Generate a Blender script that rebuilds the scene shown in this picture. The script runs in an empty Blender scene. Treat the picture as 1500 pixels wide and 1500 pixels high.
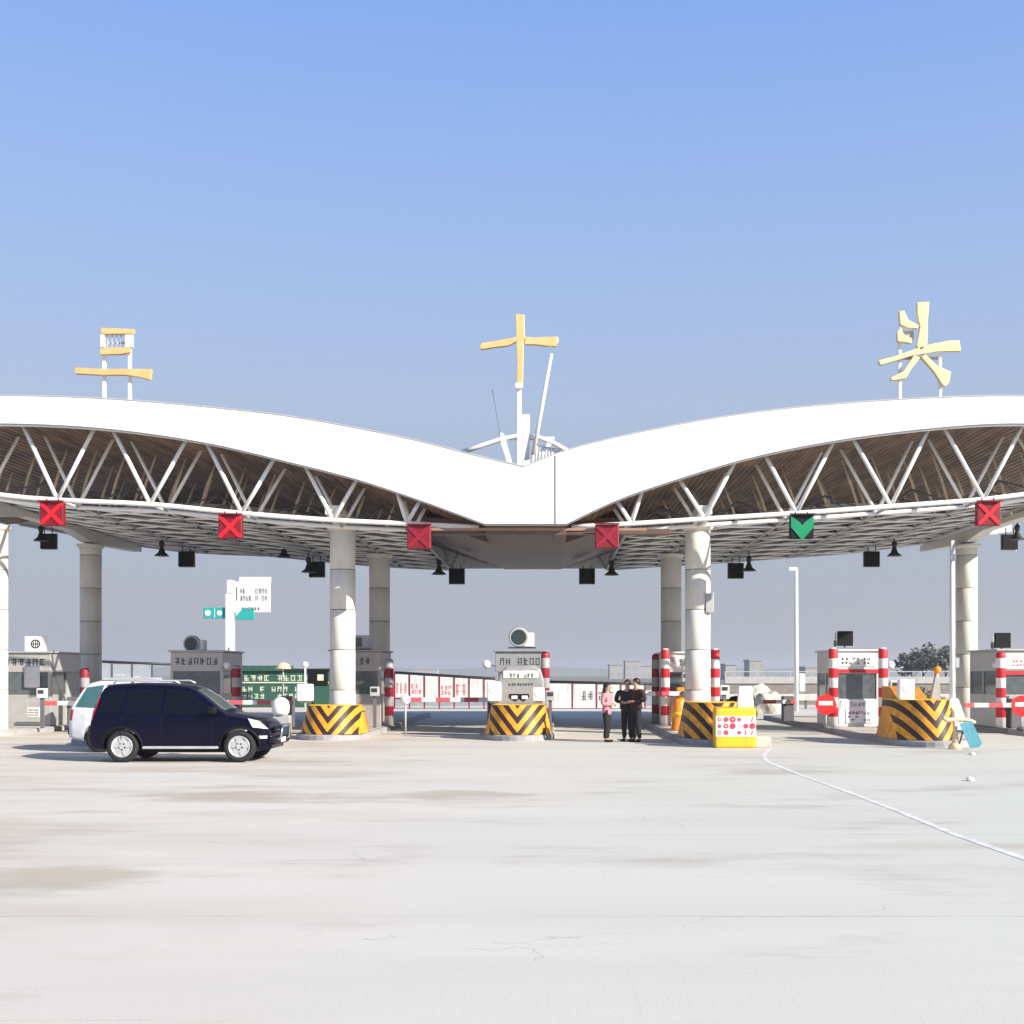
import bpy, bmesh, math, random
import numpy as np
from mathutils import Vector, Matrix
R = math.radians
random.seed(7)
sc = bpy.context.scene
C = sc.collection

# ------------------------------------------------------------------ camera, sky, sun, exposure
F, CX, CY, CH = 1800.0, 804.0, 988.0, 1.85        # focal length and vanishing point in photo pixels, eye height
cd = bpy.data.cameras.new('camera'); cam = bpy.data.objects.new('camera', cd); C.objects.link(cam)
cam.location = (0, 0, CH); cam.rotation_euler = (R(90), 0, 0)
cd.sensor_width = 36; cd.lens = F / 1500 * 36
cd.shift_x = -(CX - 750) / 1500; cd.shift_y = (CY - 750) / 1500
cd.clip_end = 6000; cd.clip_start = 0.1
sc.camera = cam
SUN_EL, SUN_AZ = 27.0, 56.0                        # elevation; azimuth from behind the camera towards the right
w = bpy.data.worlds.new('World'); sc.world = w; w.use_nodes = True
nt = w.node_tree; N = nt.nodes; L = nt.links
for n in list(N): N.remove(n)
out = N.new('ShaderNodeOutputWorld'); bg = N.new('ShaderNodeBackground')
sky = N.new('ShaderNodeTexSky'); sky.sky_type = 'NISHITA'; sky.sun_disc = False
sky.sun_elevation = R(SUN_EL); sky.sun_rotation = R(180 - SUN_AZ)
sky.air_density = 1.0; sky.dust_density = 0.6; sky.ozone_density = 2.5
geo = N.new('ShaderNodeTexCoord'); sep = N.new('ShaderNodeSeparateXYZ')
L.new(geo.outputs['Generated'], sep.inputs[0])
ramp = N.new('ShaderNodeValToRGB')                 # grey smog low down, clearing to blue
L.new(sep.outputs['Z'], ramp.inputs[0])
cr = ramp.color_ramp
cr.elements[0].position = 0.0; cr.elements[0].color = (4.3, 4.35, 4.85, 1)
cr.elements[1].position = 0.5; cr.elements[1].color = (3.3, 6.1, 12.9, 1)
for p, c in ((0.06, (4.4, 4.6, 5.3, 1)), (0.14, (4.5, 5.1, 6.4, 1)), (0.21, (4.9, 5.9, 7.9, 1)), (0.28, (4.7, 6.2, 9.4, 1)), (0.38, (4.2, 6.2, 11.0, 1))):
    e = cr.elements.new(p); e.color = c
mix = N.new('ShaderNodeMix'); mix.data_type = 'RGBA'
fac = N.new('ShaderNodeMapRange'); fac.inputs['From Min'].default_value = 0.0; fac.inputs['From Max'].default_value = 0.9
fac.inputs['To Min'].default_value = 0.97; fac.inputs['To Max'].default_value = 0.25
L.new(sep.outputs['Z'], fac.inputs['Value']); L.new(fac.outputs[0], mix.inputs['Factor'])
L.new(sky.outputs[0], mix.inputs['A']); L.new(ramp.outputs[0], mix.inputs['B'])
L.new(mix.outputs['Result'], bg.inputs['Color']); bg.inputs['Strength'].default_value = 0.0585
L.new(bg.outputs[0], out.inputs[0])
sd = bpy.data.lights.new('sun', 'SUN'); sun = bpy.data.objects.new('sun', sd); C.objects.link(sun)
sd.energy = 5.0; sd.angle = R(0.5); sd.color = (1.0, 0.93, 0.81)
dsun = Vector((math.sin(R(SUN_AZ)) * math.cos(R(SUN_EL)), -math.cos(R(SUN_AZ)) * math.cos(R(SUN_EL)), math.sin(R(SUN_EL))))
sun.rotation_euler = dsun.to_track_quat('Z', 'Y').to_euler(); sun.location = dsun * 60
vs = sc.view_settings; vs.view_transform = 'Standard'; vs.look = 'None'; vs.gamma = 1; vs.exposure = 0.76
sc.cycles.max_bounces = 8; sc.cycles.diffuse_bounces = 4

def X(px, D): return (px - CX) / F * D
def H(py, D): return CH + (CY - py) / F * D
def P(px, py, D): return Vector((X(px, D), D, H(py, D)))

# ------------------------------------------------------------------ materials
MATS = {}
def mat(name, col, rough=0.6, metal=0.0, var=0.12, scale=3.0, bump=0.0, bscale=40.0, emit=0.0, coat=0.0, spec=0.5, dirt=0.0):
    if name in MATS: return MATS[name]
    m = bpy.data.materials.new(name); m.use_nodes = True
    t = m.node_tree; b = t.nodes['Principled BSDF']
    b.inputs['Roughness'].default_value = rough; b.inputs['Metallic'].default_value = metal
    b.inputs['Specular IOR Level'].default_value = spec
    b.inputs['Coat Weight'].default_value = coat; b.inputs['Coat Roughness'].default_value = 0.04
    tc = t.nodes.new('ShaderNodeTexCoord')
    nz = t.nodes.new('ShaderNodeTexNoise'); nz.inputs['Scale'].default_value = scale; nz.inputs['Detail'].default_value = 6
    nz.inputs['Roughness'].default_value = 0.65
    t.links.new(tc.outputs['Object'], nz.inputs['Vector'])
    mr = t.nodes.new('ShaderNodeMapRange'); mr.inputs['From Min'].default_value = 0.3; mr.inputs['From Max'].default_value = 0.7
    mr.inputs['To Min'].default_value = 1 - var; mr.inputs['To Max'].default_value = 1 + var * 0.6
    t.links.new(nz.outputs['Fac'], mr.inputs['Value'])
    mx = t.nodes.new('ShaderNodeVectorMath'); mx.operation = 'SCALE'; mx.inputs[0].default_value = col[:3]
    t.links.new(mr.outputs[0], mx.inputs['Scale'])
    src = mx.outputs[0]
    if dirt:
        n2 = t.nodes.new('ShaderNodeTexNoise'); n2.inputs['Scale'].default_value = 1.2; n2.inputs['Detail'].default_value = 8
        mp = t.nodes.new('ShaderNodeMapping'); mp.inputs['Scale'].default_value = (5, 5, 0.7)
        t.links.new(tc.outputs['Object'], mp.inputs[0]); t.links.new(mp.outputs[0], n2.inputs['Vector'])
        m2 = t.nodes.new('ShaderNodeMapRange'); m2.inputs['From Min'].default_value = 0.5; m2.inputs['From Max'].default_value = 0.72
        m2.inputs['To Min'].default_value = 0; m2.inputs['To Max'].default_value = dirt
        t.links.new(n2.outputs['Fac'], m2.inputs['Value'])
        mm = t.nodes.new('ShaderNodeMix'); mm.data_type = 'RGBA'; mm.inputs['B'].default_value = (0.16, 0.13, 0.1, 1)
        t.links.new(m2.outputs[0], mm.inputs['Factor']); t.links.new(src, mm.inputs['A']); src = mm.outputs['Result']
    t.links.new(src, b.inputs['Base Color'])
    rr = t.nodes.new('ShaderNodeMapRange'); rr.inputs['To Min'].default_value = max(0, rough - 0.08); rr.inputs['To Max'].default_value = min(1, rough + 0.1)
    t.links.new(nz.outputs['Fac'], rr.inputs['Value']); t.links.new(rr.outputs[0], b.inputs['Roughness'])
    if bump:
        n3 = t.nodes.new('ShaderNodeTexNoise'); n3.inputs['Scale'].default_value = bscale; n3.inputs['Detail'].default_value = 4
        t.links.new(tc.outputs['Object'], n3.inputs['Vector'])
        bp = t.nodes.new('ShaderNodeBump'); bp.inputs['Strength'].default_value = bump; bp.inputs['Distance'].default_value = 0.02
        t.links.new(n3.outputs['Fac'], bp.inputs['Height']); t.links.new(bp.outputs[0], b.inputs['Normal'])
    if emit:
        b.inputs['Emission Color'].default_value = (*col[:3], 1); b.inputs['Emission Strength'].default_value = emit
    MATS[name] = m
    return m

white = mat('white_paint', (0.8, 0.8, 0.79), 0.45, var=0.05, scale=0.6, dirt=0.06)
fascia_m = mat('white_fascia_panel', (0.84, 0.84, 0.84), 0.4, var=0.03, scale=0.3, dirt=0.03)
tube_m = mat('white_steel_tube', (0.86, 0.85, 0.83), 0.45, var=0.06, dirt=0.08)
column_m = mat('column_panel', (0.70, 0.68, 0.62), 0.42, var=0.06, scale=0.8, dirt=0.12)
grey_panel = mat('grey_panel', (0.42, 0.43, 0.44), 0.5, var=0.1, dirt=0.15)
steel = mat('brushed_steel_panel', (0.46, 0.45, 0.43), 0.38, 0.25, var=0.12, dirt=0.15)
booth_white = mat('booth_white', (0.74, 0.73, 0.71), 0.5, var=0.08, dirt=0.2)
dark = mat('dark_metal', (0.02, 0.02, 0.022), 0.5)
black = mat('black_plastic', (0.008, 0.008, 0.009), 0.6, spec=0.2)
grey_dark = mat('dark_grey', (0.12, 0.12, 0.13), 0.6)
red = mat('red_paint', (0.55, 0.02, 0.03), 0.5, dirt=0.15)
maroon = mat('maroon_paint', (0.22, 0.01, 0.03), 0.5)
yellow = mat('yellow_paint', (0.85, 0.50, 0.02), 0.5, dirt=0.25)
orange = mat('orange_plastic', (0.85, 0.27, 0.02), 0.5)
gold = mat('gold_paint', (0.76, 0.52, 0.22), 0.35, 0.2, var=0.15, scale=2)
pale_gold = mat('pale_gold_paint', (0.84, 0.68, 0.36), 0.35, 0.1, var=0.1, scale=2)
glass = mat('dark_glass', (0.03, 0.04, 0.045), 0.06, var=0.2, spec=0.8)
glass_clear = mat('grey_glass', (0.10, 0.12, 0.125), 0.08, var=0.3, scale=5, spec=0.9)
concrete = mat('island_concrete', (0.55, 0.50, 0.44), 0.85, var=0.15, bump=0.4, dirt=0.25)
kerb_m = mat('kerb_concrete', (0.36, 0.35, 0.36), 0.85, var=0.2, bump=0.4, dirt=0.3)
rubber = mat('tyre_rubber', (0.015, 0.015, 0.016), 0.8)
alloy = mat('alloy', (0.62, 0.62, 0.63), 0.4, 0.5)
chrome = mat('chrome', (0.7, 0.7, 0.7), 0.15, 1.0)
navy = mat('navy_car_paint', (0.002, 0.0015, 0.014), 0.3, 0.0, var=0.05, coat=0.18, spec=0.12)
silverwhite = mat('white_car_paint', (0.62, 0.64, 0.66), 0.25, 0.0, coat=0.8)
lampglass = mat('headlamp_lens', (0.85, 0.88, 0.9), 0.12, 0.3, spec=0.9)
tailred = mat('tail_lamp', (0.45, 0.01, 0.02), 0.15, coat=0.6)
teal = mat('teal_sign', (0.02, 0.36, 0.33), 0.45)
green = mat('dark_green', (0.02, 0.09, 0.06), 0.5, dirt=0.2)
green_lit = mat('green_signal', (0.0, 0.22, 0.09), 0.4, emit=0.12)
red_lit = mat('red_signal', (0.72, 0.008, 0.02), 0.4, emit=0.08)
red_mid = mat('red_signal_faint', (0.27, 0.006, 0.025), 0.4, emit=0.01)
red_dim = mat('red_signal_panel', (0.20, 0.003, 0.012), 0.45)
ink = mat('ink', (0.03, 0.03, 0.035), 0.7)
ink_red = mat('ink_red', (0.5, 0.05, 0.09), 0.7)
cream = mat('cream_letter', (0.6, 0.62, 0.5), 0.6)
skin_m = mat('skin', (0.45, 0.27, 0.19), 0.55)
hair_m = mat('hair', (0.01, 0.009, 0.008), 0.5)
cloth_black = mat('black_cloth', (0.012, 0.011, 0.012), 0.85, bump=0.3)
cloth_brown = mat('dark_brown_cloth', (0.03, 0.014, 0.01), 0.85, bump=0.3)
cloth_pink = mat('pink_cloth', (0.60, 0.24, 0.28), 0.8, bump=0.3)
cloth_red = mat('red_cloth', (0.35, 0.01, 0.02), 0.8)
cloth_blue = mat('blue_cloth', (0.03, 0.06, 0.2), 0.8)
leaf_m = mat('leaf', (0.12, 0.125, 0.105), 0.7, var=0.5, scale=1.5)  # greyed and paled, haze mixed into the far trees' leaf colour
leaf2_m = mat('shrub_leaf', (0.09, 0.10, 0.05), 0.7, var=0.5, scale=4)
bark = mat('bark', (0.12, 0.1, 0.08), 0.9)
tarp_m = mat('pale_stone', (0.5, 0.47, 0.4), 0.9, bump=0.8, bscale=8, var=0.3)
blue_sheet = mat('pale_blue_board', (0.10, 0.34, 0.43), 0.5, var=0.2)
far_m = mat('distant_wall', (0.34, 0.33, 0.33), 0.8)
beige = mat('beige_paint', (0.75, 0.56, 0.34), 0.5)

def underside_mat():
    m = bpy.data.materials.new('brown_ribbed_sheet'); m.use_nodes = True; t = m.node_tree; b = t.nodes['Principled BSDF']
    tc = t.nodes.new('ShaderNodeTexCoord'); sp = t.nodes.new('ShaderNodeSeparateXYZ'); t.links.new(tc.outputs['Object'], sp.inputs[0])
    s = t.nodes.new('ShaderNodeMath'); s.operation = 'MULTIPLY'; s.inputs[1].default_value = 2 * math.pi / 0.42; t.links.new(sp.outputs['X'], s.inputs[0])
    sn = t.nodes.new('ShaderNodeMath'); sn.operation = 'SINE'; t.links.new(s.outputs[0], sn.inputs[0])
    pw = t.nodes.new('ShaderNodeMath'); pw.operation = 'ABSOLUTE'; t.links.new(sn.outputs[0], pw.inputs[0])
    bp = t.nodes.new('ShaderNodeBump'); bp.inputs['Strength'].default_value = 0.9; bp.inputs['Distance'].default_value = 0.08
    t.links.new(pw.outputs[0], bp.inputs['Height']); t.links.new(bp.outputs[0], b.inputs['Normal'])
    nz = t.nodes.new('ShaderNodeTexNoise'); nz.inputs['Scale'].default_value = 0.9; nz.inputs['Detail'].default_value = 8
    mp = t.nodes.new('ShaderNodeMapping'); mp.inputs['Scale'].default_value = (3, 0.5, 1)
    t.links.new(tc.outputs['Object'], mp.inputs[0]); t.links.new(mp.outputs[0], nz.inputs['Vector'])
    cr = t.nodes.new('ShaderNodeValToRGB'); cr.color_ramp.elements[0].position = 0.35; cr.color_ramp.elements[0].color = (0.065, 0.036, 0.019, 1)
    cr.color_ramp.elements[1].position = 0.7; cr.color_ramp.elements[1].color = (0.27, 0.155, 0.088, 1)
    t.links.new(nz.outputs['Fac'], cr.inputs[0]); t.links.new(cr.outputs[0], b.inputs['Base Color'])
    b.inputs['Roughness'].default_value = 0.55
    return m
under_m = underside_mat()
soffit_m = mat('brown_soffit', (0.12, 0.072, 0.05), 0.45, var=0.2, scale=0.8, dirt=0.2)

def concrete_ground():
    m = bpy.data.materials.new('concrete_pavement'); m.use_nodes = True; t = m.node_tree; b = t.nodes['Principled BSDF']
    nn = t.nodes.new; lk = t.links.new
    tc = nn('ShaderNodeTexCoord'); sp = nn('ShaderNodeSeparateXYZ'); lk(tc.outputs['Object'], sp.inputs[0])
    def noise(scale, sx=1, sy=1, detail=6, rough=0.6, off=0):
        mp = nn('ShaderNodeMapping'); mp.inputs['Scale'].default_value = (sx, sy, 1); mp.inputs['Location'].default_value = (off, off * 1.7, 0)
        lk(tc.outputs['Object'], mp.inputs[0]); n = nn('ShaderNodeTexNoise'); n.inputs['Scale'].default_value = scale
        n.inputs['Detail'].default_value = detail; n.inputs['Roughness'].default_value = rough; lk(mp.outputs[0], n.inputs['Vector']); return n.outputs['Fac']
    def rng(src, a, b_, c, d):
        r = nn('ShaderNodeMapRange'); r.inputs['From Min'].default_value = a; r.inputs['From Max'].default_value = b_
        r.inputs['To Min'].default_value = c; r.inputs['To Max'].default_value = d; lk(src, r.inputs['Value']); return r.outputs[0]
    def mth(op, a, b_=None):
        n = nn('ShaderNodeMath'); n.operation = op
        for i, v in enumerate((a, b_)):
            if v is None: continue
            if isinstance(v, (int, float)): n.inputs[i].default_value = v
            else: lk(v, n.inputs[i])
        return n.outputs[0]
    def mixc(f, a, b_):
        n = nn('ShaderNodeMix'); n.data_type = 'RGBA'; lk(f, n.inputs['Factor'])
        for k, v in (('A', a), ('B', b_)):
            if isinstance(v, tuple): n.inputs[k].default_value = v
            else: lk(v, n.inputs[k])
        return n.outputs['Result']
    # warm left half, cooler right half, blended by noise
    warm = rng(mth('ADD', sp.outputs['X'], mth('MULTIPLY', noise(0.12, detail=3), 8)), -6, 10, 1, 0)
    base = mixc(warm, (0.56, 0.553, 0.495, 1), (0.63, 0.575, 0.505, 1))
    col = mixc(rng(noise(0.5, 0.25, 1), 0.35, 0.7, 0, 0.5), base, (0.47, 0.445, 0.395, 1))
    # tyre sweeps and drag stains, long across the plaza
    col = mixc(rng(noise(0.5, 0.42, 1.0, 6, 0.62, 3), 0.54, 0.68, 0, 0.6), col, (0.33, 0.28, 0.235, 1))
    leftm = rng(sp.outputs['X'], -1, -7, 0, 1)
    col = mixc(mth('MULTIPLY', leftm, rng(noise(0.5, 0.4, 1.1, 6, 0.62, 11), 0.48, 0.66, 0, 0.65)), col, (0.42, 0.325, 0.24, 1))
    col = mixc(rng(noise(3.0, 0.06, 2.5, 4, 0.6, 21), 0.66, 0.72, 0, 0.25), col, (0.22, 0.21, 0.2, 1))
    # three old spill stains, each where it lies on the plaza
    for cx_, cy_, rx_, ry_, ss in ((-4.7, 18.6, 1.9, 1.1, 0.85), (-1.5, 18.9, 1.5, 0.9, 0.8), (-4.6, 11.2, 1.3, 0.75, 0.8), (-6.2, 14.5, 1.4, 0.7, 0.5), (4.2, 13.2, 1.6, 0.4, 0.3)):
        dx = mth('DIVIDE', mth('SUBTRACT', sp.outputs['X'], cx_), rx_); dy = mth('DIVIDE', mth('SUBTRACT', sp.outputs['Y'], cy_), ry_)
        dd = mth('ADD', mth('ADD', mth('MULTIPLY', dx, dx), mth('MULTIPLY', dy, dy)), mth('MULTIPLY', mth('SUBTRACT', noise(1.4, 0.7, 1.2, 8, 0.7, cx_), 0.5), 3.2))
        col = mixc(rng(dd, 0.95, 0.15, 0, ss), col, (0.43, 0.37, 0.29, 1))
    # slab joints
    wob = mth('MULTIPLY', mth('SUBTRACT', noise(1.5), 0.5), 0.05)
    def joint(src, pitch, width, off=0.0):
        v = mth('ABSOLUTE', mth('SUBTRACT', mth('FRACT', mth('DIVIDE', mth('ADD', mth('ADD', src, wob), off + 1000 * pitch), pitch)), 0.5))
        return mth('LESS_THAN', v, width / pitch / 2)
    jm = rng(noise(0.35, off=5), 0.45, 0.6, 0.03, 0.5)
    col = mixc(mth('MULTIPLY', joint(sp.outputs['Y'], 4.8, 0.03, 2.6), jm), col, (0.2, 0.19, 0.18, 1))
    col = mixc(mth('MULTIPLY', joint(sp.outputs['X'], 5.4, 0.02, 2.2), mth('MULTIPLY', jm, 0.15)), col, (0.28, 0.27, 0.26, 1))
    # cracks
    vo = nn('ShaderNodeTexVoronoi'); vo.feature = 'DISTANCE_TO_EDGE'; vo.inputs['Scale'].default_value = 0.28
    mpv = nn('ShaderNodeMapping'); mpv.inputs['Scale'].default_value = (0.6, 1.2, 1); nzv = nn('ShaderNodeTexNoise'); nzv.inputs['Scale'].default_value = 1.1; nzv.inputs['Detail'].default_value = 8
    lk(tc.outputs['Object'], nzv.inputs['Vector']); ad = nn('ShaderNodeVectorMath'); ad.operation = 'ADD'
    lk(tc.outputs['Object'], ad.inputs[0]); lk(nzv.outputs['Color'], ad.inputs[1]); lk(ad.outputs[0], mpv.inputs[0]); lk(mpv.outputs[0], vo.inputs['Vector'])
    crk = mth('MULTIPLY', mth('LESS_THAN', vo.outputs['Distance'], 0.0016), mth('GREATER_THAN', noise(0.3, off=9), 0.56))
    col = mixc(mth('MULTIPLY', crk, 0.3), col, (0.2, 0.19, 0.18, 1))
    # fine grain and spots
    g = rng(noise(60, detail=3), 0.3, 0.7, 0.93, 1.06)
    sc_ = nn('ShaderNodeVectorMath'); sc_.operation = 'SCALE'; lk(col, sc_.inputs[0]); lk(g, sc_.inputs['Scale'])
    spot = rng(noise(2.2, 1, 1, 2, 0.5, 31), 0.80, 0.81, 0, 0.5)
    fin = mixc(spot, sc_.outputs[0], (0.12, 0.12, 0.12, 1))
    # open country beyond the plaza
    far = mth('GREATER_THAN', mth('ADD', sp.outputs['Y'], mth('MULTIPLY', noise(0.05), 20)), 95)
    fin = mixc(far, fin, (0.20, 0.19, 0.15, 1))
    lk(fin, b.inputs['Base Color']); b.inputs['Roughness'].default_value = 0.85; b.inputs['Specular IOR Level'].default_value = 0.25
    bp = nn('ShaderNodeBump'); bp.inputs['Strength'].default_value = 0.15; bp.inputs['Distance'].default_value = 0.01
    lk(noise(28, detail=4), bp.inputs['Height']); lk(bp.outputs[0], b.inputs['Normal'])
    return m
ground_m = concrete_ground()

def chevron_mat():
    m = bpy.data.materials.new('yellow_black_chevrons'); m.use_nodes = True; t = m.node_tree; b = t.nodes['Principled BSDF']
    nn = t.nodes.new; lk = t.links.new
    tc = nn('ShaderNodeTexCoord'); sp = nn('ShaderNodeSeparateXYZ'); lk(tc.outputs['Object'], sp.inputs[0])
    def mth(op, a, b_=None):
        n = nn('ShaderNodeMath'); n.operation = op
        for i, v in enumerate((a, b_)):
            if v is None: continue
            if isinstance(v, (int, float)): n.inputs[i].default_value = v
            else: lk(v, n.inputs[i])
        return n.outputs[0]
    ax = mth('ABSOLUTE', sp.outputs['X'])
    v = mth('SUBTRACT', sp.outputs['Z'], mth('MULTIPLY', ax, 1.25))
    st = mth('LESS_THAN', mth('FRACT', mth('ADD', mth('DIVIDE', v, 0.43), 20.32)), 0.48)
    st = mth('MULTIPLY', st, mth('LESS_THAN', ax, 0.80))
    nz = nn('ShaderNodeTexNoise'); nz.inputs['Scale'].default_value = 4; nz.inputs['Detail'].default_value = 8; lk(tc.outputs['Object'], nz.inputs['Vector'])
    yr = nn('ShaderNodeValToRGB'); yr.color_ramp.elements[0].position = 0.3; yr.color_ramp.elements[0].color = (0.55, 0.22, 0.015, 1)
    yr.color_ramp.elements[1].position = 0.62; yr.color_ramp.elements[1].color = (0.86, 0.38, 0.018, 1); lk(nz.outputs['Fac'], yr.inputs[0])
    mx = nn('ShaderNodeMix'); mx.data_type = 'RGBA'; lk(st, mx.inputs['Factor']); lk(yr.outputs[0], mx.inputs['A']); mx.inputs['B'].default_value = (0.03, 0.012, 0.01, 1)
    lk(mx.outputs['Result'], b.inputs['Base Color']); b.inputs['Roughness'].default_value = 0.55
    return m
chevron_m = chevron_mat()

def banded_mat(name, c1, c2, pitch, axis='Z', off=0.0):
    m = bpy.data.materials.new(name); m.use_nodes = True; t = m.node_tree; b = t.nodes['Principled BSDF']
    nn = t.nodes.new; lk = t.links.new
    tc = nn('ShaderNodeTexCoord'); sp = nn('ShaderNodeSeparateXYZ'); lk(tc.outputs['Object'], sp.inputs[0])
    a = nn('ShaderNodeMath'); a.operation = 'MULTIPLY_ADD'; a.inputs[1].default_value = 1 / pitch; a.inputs[2].default_value = off + 40; lk(sp.outputs[axis], a.inputs[0])
    f = nn('ShaderNodeMath'); f.operation = 'FRACT'; lk(a.outputs[0], f.inputs[0])
    g = nn('ShaderNodeMath'); g.operation = 'GREATER_THAN'; g.inputs[1].default_value = 0.5; lk(f.outputs[0], g.inputs[0])
    mx = nn('ShaderNodeMix'); mx.data_type = 'RGBA'; lk(g.outputs[0], mx.inputs['Factor']); mx.inputs['A'].default_value = (*c1, 1); mx.inputs['B'].default_value = (*c2, 1)
    nz = nn('ShaderNodeTexNoise'); nz.inputs['Scale'].default_value = 6; nz.inputs['Detail'].default_value = 6; lk(tc.outputs['Object'], nz.inputs['Vector'])
    mr = nn('ShaderNodeMapRange'); mr.inputs['To Min'].default_value = 0.75; mr.inputs['To Max'].default_value = 1.15; lk(nz.outputs['Fac'], mr.inputs['Value'])
    s = nn('ShaderNodeVectorMath'); s.operation = 'SCALE'; lk(mx.outputs['Result'], s.inputs[0]); lk(mr.outputs[0], s.inputs['Scale'])
    lk(s.outputs[0], b.inputs['Base Color']); b.inputs['Roughness'].default_value = 0.5
    return m
bollard_m = banded_mat('red_white_bands', (0.60, 0.02, 0.035), (0.8, 0.79, 0.77), 0.62, 'Z', 0.45)
bollard_dark_m = banded_mat('maroon_grey_bands', (0.28, 0.01, 0.03), (0.38, 0.36, 0.36), 0.62, 'Z', 0.45)
boom_m = banded_mat('boom_bands', (0.62, 0.10, 0.12), (0.80, 0.78, 0.76), 0.9, 'X')

# ------------------------------------------------------------------ mesh helpers
class MB:
    def __init__(s): s.v = []; s.f = []; s.sm = []
    def add(s, vs_, fs, smooth=False):
        o = len(s.v); s.v += [tuple(v) for v in vs_]
        for f in fs: s.f.append([o + i for i in f]); s.sm.append(smooth)
        return s
    def box(s, x0, x1, y0, y1, z0, z1, b=0.0):
        if b:
            bm = bmesh.new(); bmesh.ops.create_cube(bm, size=1)
            for v in bm.verts: v.co = ((x0 + x1) / 2 + v.co.x * (x1 - x0), (y0 + y1) / 2 + v.co.y * (y1 - y0), (z0 + z1) / 2 + v.co.z * (z1 - z0))
            bmesh.ops.bevel(bm, geom=bm.edges[:], offset=b, segments=2, affect='EDGES', profile=0.5)
            bm.verts.index_update(); s.add([v.co[:] for v in bm.verts], [[v.index for v in f.verts] for f in bm.faces]); bm.free(); return s
        vs_ = [(x, y, z) for x in (x0, x1) for y in (y0, y1) for z in (z0, z1)]
        return s.add(vs_, [(0, 1, 3, 2), (4, 6, 7, 5), (0, 4, 5, 1), (2, 3, 7, 6), (0, 2, 6, 4), (1, 5, 7, 3)])
    def tube(s, pts, r, n=10, cap=True):
        pts = [Vector(p) for p in pts]; rs = r if isinstance(r, (list, tuple)) else [r] * len(pts)
        vs_ = []; 
        for i, p in enumerate(pts):
            d = (pts[min(i + 1, len(pts) - 1)] - pts[max(i - 1, 0)]).normalized()
            a = Vector((0, 0, 1)) if abs(d.z) < 0.95 else Vector((1, 0, 0))
            u = d.cross(a).normalized(); v = d.cross(u)
            for k in range(n):
                t = 2 * math.pi * k / n; vs_.append(p + (u * math.cos(t) + v * math.sin(t)) * rs[i])
        fs = [(i * n + k, i * n + (k + 1) % n, (i + 1) * n + (k + 1) % n, (i + 1) * n + k) for i in range(len(pts) - 1) for k in range(n)]
        s.add(vs_, fs, True)
        if cap: s.add([vs_[k] for k in range(n)], [tuple(range(n))]); s.add(vs_[-n:], [tuple(range(n))])
        return s
    def lathe(s, prof, c=(0, 0, 0), n=20, axis='z', smooth=True):
        vs_ = []
        for (r, z) in prof:
            for k in range(n):
                t = 2 * math.pi * k / n; q = (r * math.cos(t), r * math.sin(t), z)
                if axis == 'y': q = (q[0], q[2], q[1])
                if axis == 'x': q = (q[2], q[0], q[1])
                vs_.append((c[0] + q[0], c[1] + q[1], c[2] + q[2]))
        fs = [(i * n + k, i * n + (k + 1) % n, (i + 1) * n + (k + 1) % n, (i + 1) * n + k) for i in range(len(prof) - 1) for k in range(n)]
        s.add(vs_, fs, smooth); m = len(prof) - 1
        s.add([vs_[k] for k in range(n)], [tuple(range(n))]); s.add([vs_[m * n + k] for k in range(n)], [tuple(range(n))])
        return s
    def prism(s, poly, y0, y1, plane='xz'):
        n = len(poly)
        def q(a, b, d): return {'xz': (a, d, b), 'xy': (a, b, d), 'yz': (d, a, b)}[plane]
        vs_ = [q(a, b, y0) for a, b in poly] + [q(a, b, y1) for a, b in poly]
        return s.add(vs_, [tuple(range(n)), tuple(range(2 * n - 1, n - 1, -1))] + [(i, i + n, (i + 1) % n + n, (i + 1) % n) for i in range(n)])
    def grid(s, rows, smooth=True, closed=False):
        n = len(rows[0]); vs_ = [p for r in rows for p in r]
        m = n if closed else n - 1
        return s.add(vs_, [(i * n + k, i * n + (k + 1) % n, (i + 1) * n + (k + 1) % n, (i + 1) * n + k) for i in range(len(rows) - 1) for k in range(m)], smooth)
    def build(s, name, m, parent=None, loc=None, fixn=True):
        me = bpy.data.meshes.new(name); me.from_pydata(s.v, [], s.f)
        for p, k in zip(me.polygons, s.sm): p.use_smooth = k
        if fixn:
            bm = bmesh.new(); bm.from_mesh(me); bmesh.ops.remove_doubles(bm, verts=bm.verts, dist=1e-5); bmesh.ops.recalc_face_normals(bm, faces=bm.faces); bm.to_mesh(me); bm.free()
        me.materials.append(m)
        o = bpy.data.objects.new(name, me); C.objects.link(o)
        if parent: o.parent = parent
        if loc: o.location = loc
        return o
def tag(o, label=None, cat=None, group=None, kind=None):
    if label: o['label'] = label
    if cat: o['category'] = cat
    if group: o['group'] = group
    if kind: o['kind'] = kind
    return o
def empty(name, loc, label=None, cat=None, group=None, rz=0):
    o = bpy.data.objects.new(name, None); C.objects.link(o); o.location = loc; o.rotation_euler = (0, 0, rz); o.empty_display_size = 0.2
    return tag(o, label, cat, group)
def copy_tree(o, loc=None, label=None, parent=None, swap=None):
    c = o.copy(); C.objects.link(c); c.parent = parent
    if loc is not None: c.location = loc
    if label: c['label'] = label
    if swap and c.type == 'MESH' and c.data.materials[0] in swap:
        c.data = c.data.copy(); c.data.materials[0] = swap[c.data.materials[0]]
    for ch in [x for x in bpy.data.objects if x.parent == o]: copy_tree(ch, None, None, c, swap)
    return c
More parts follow.
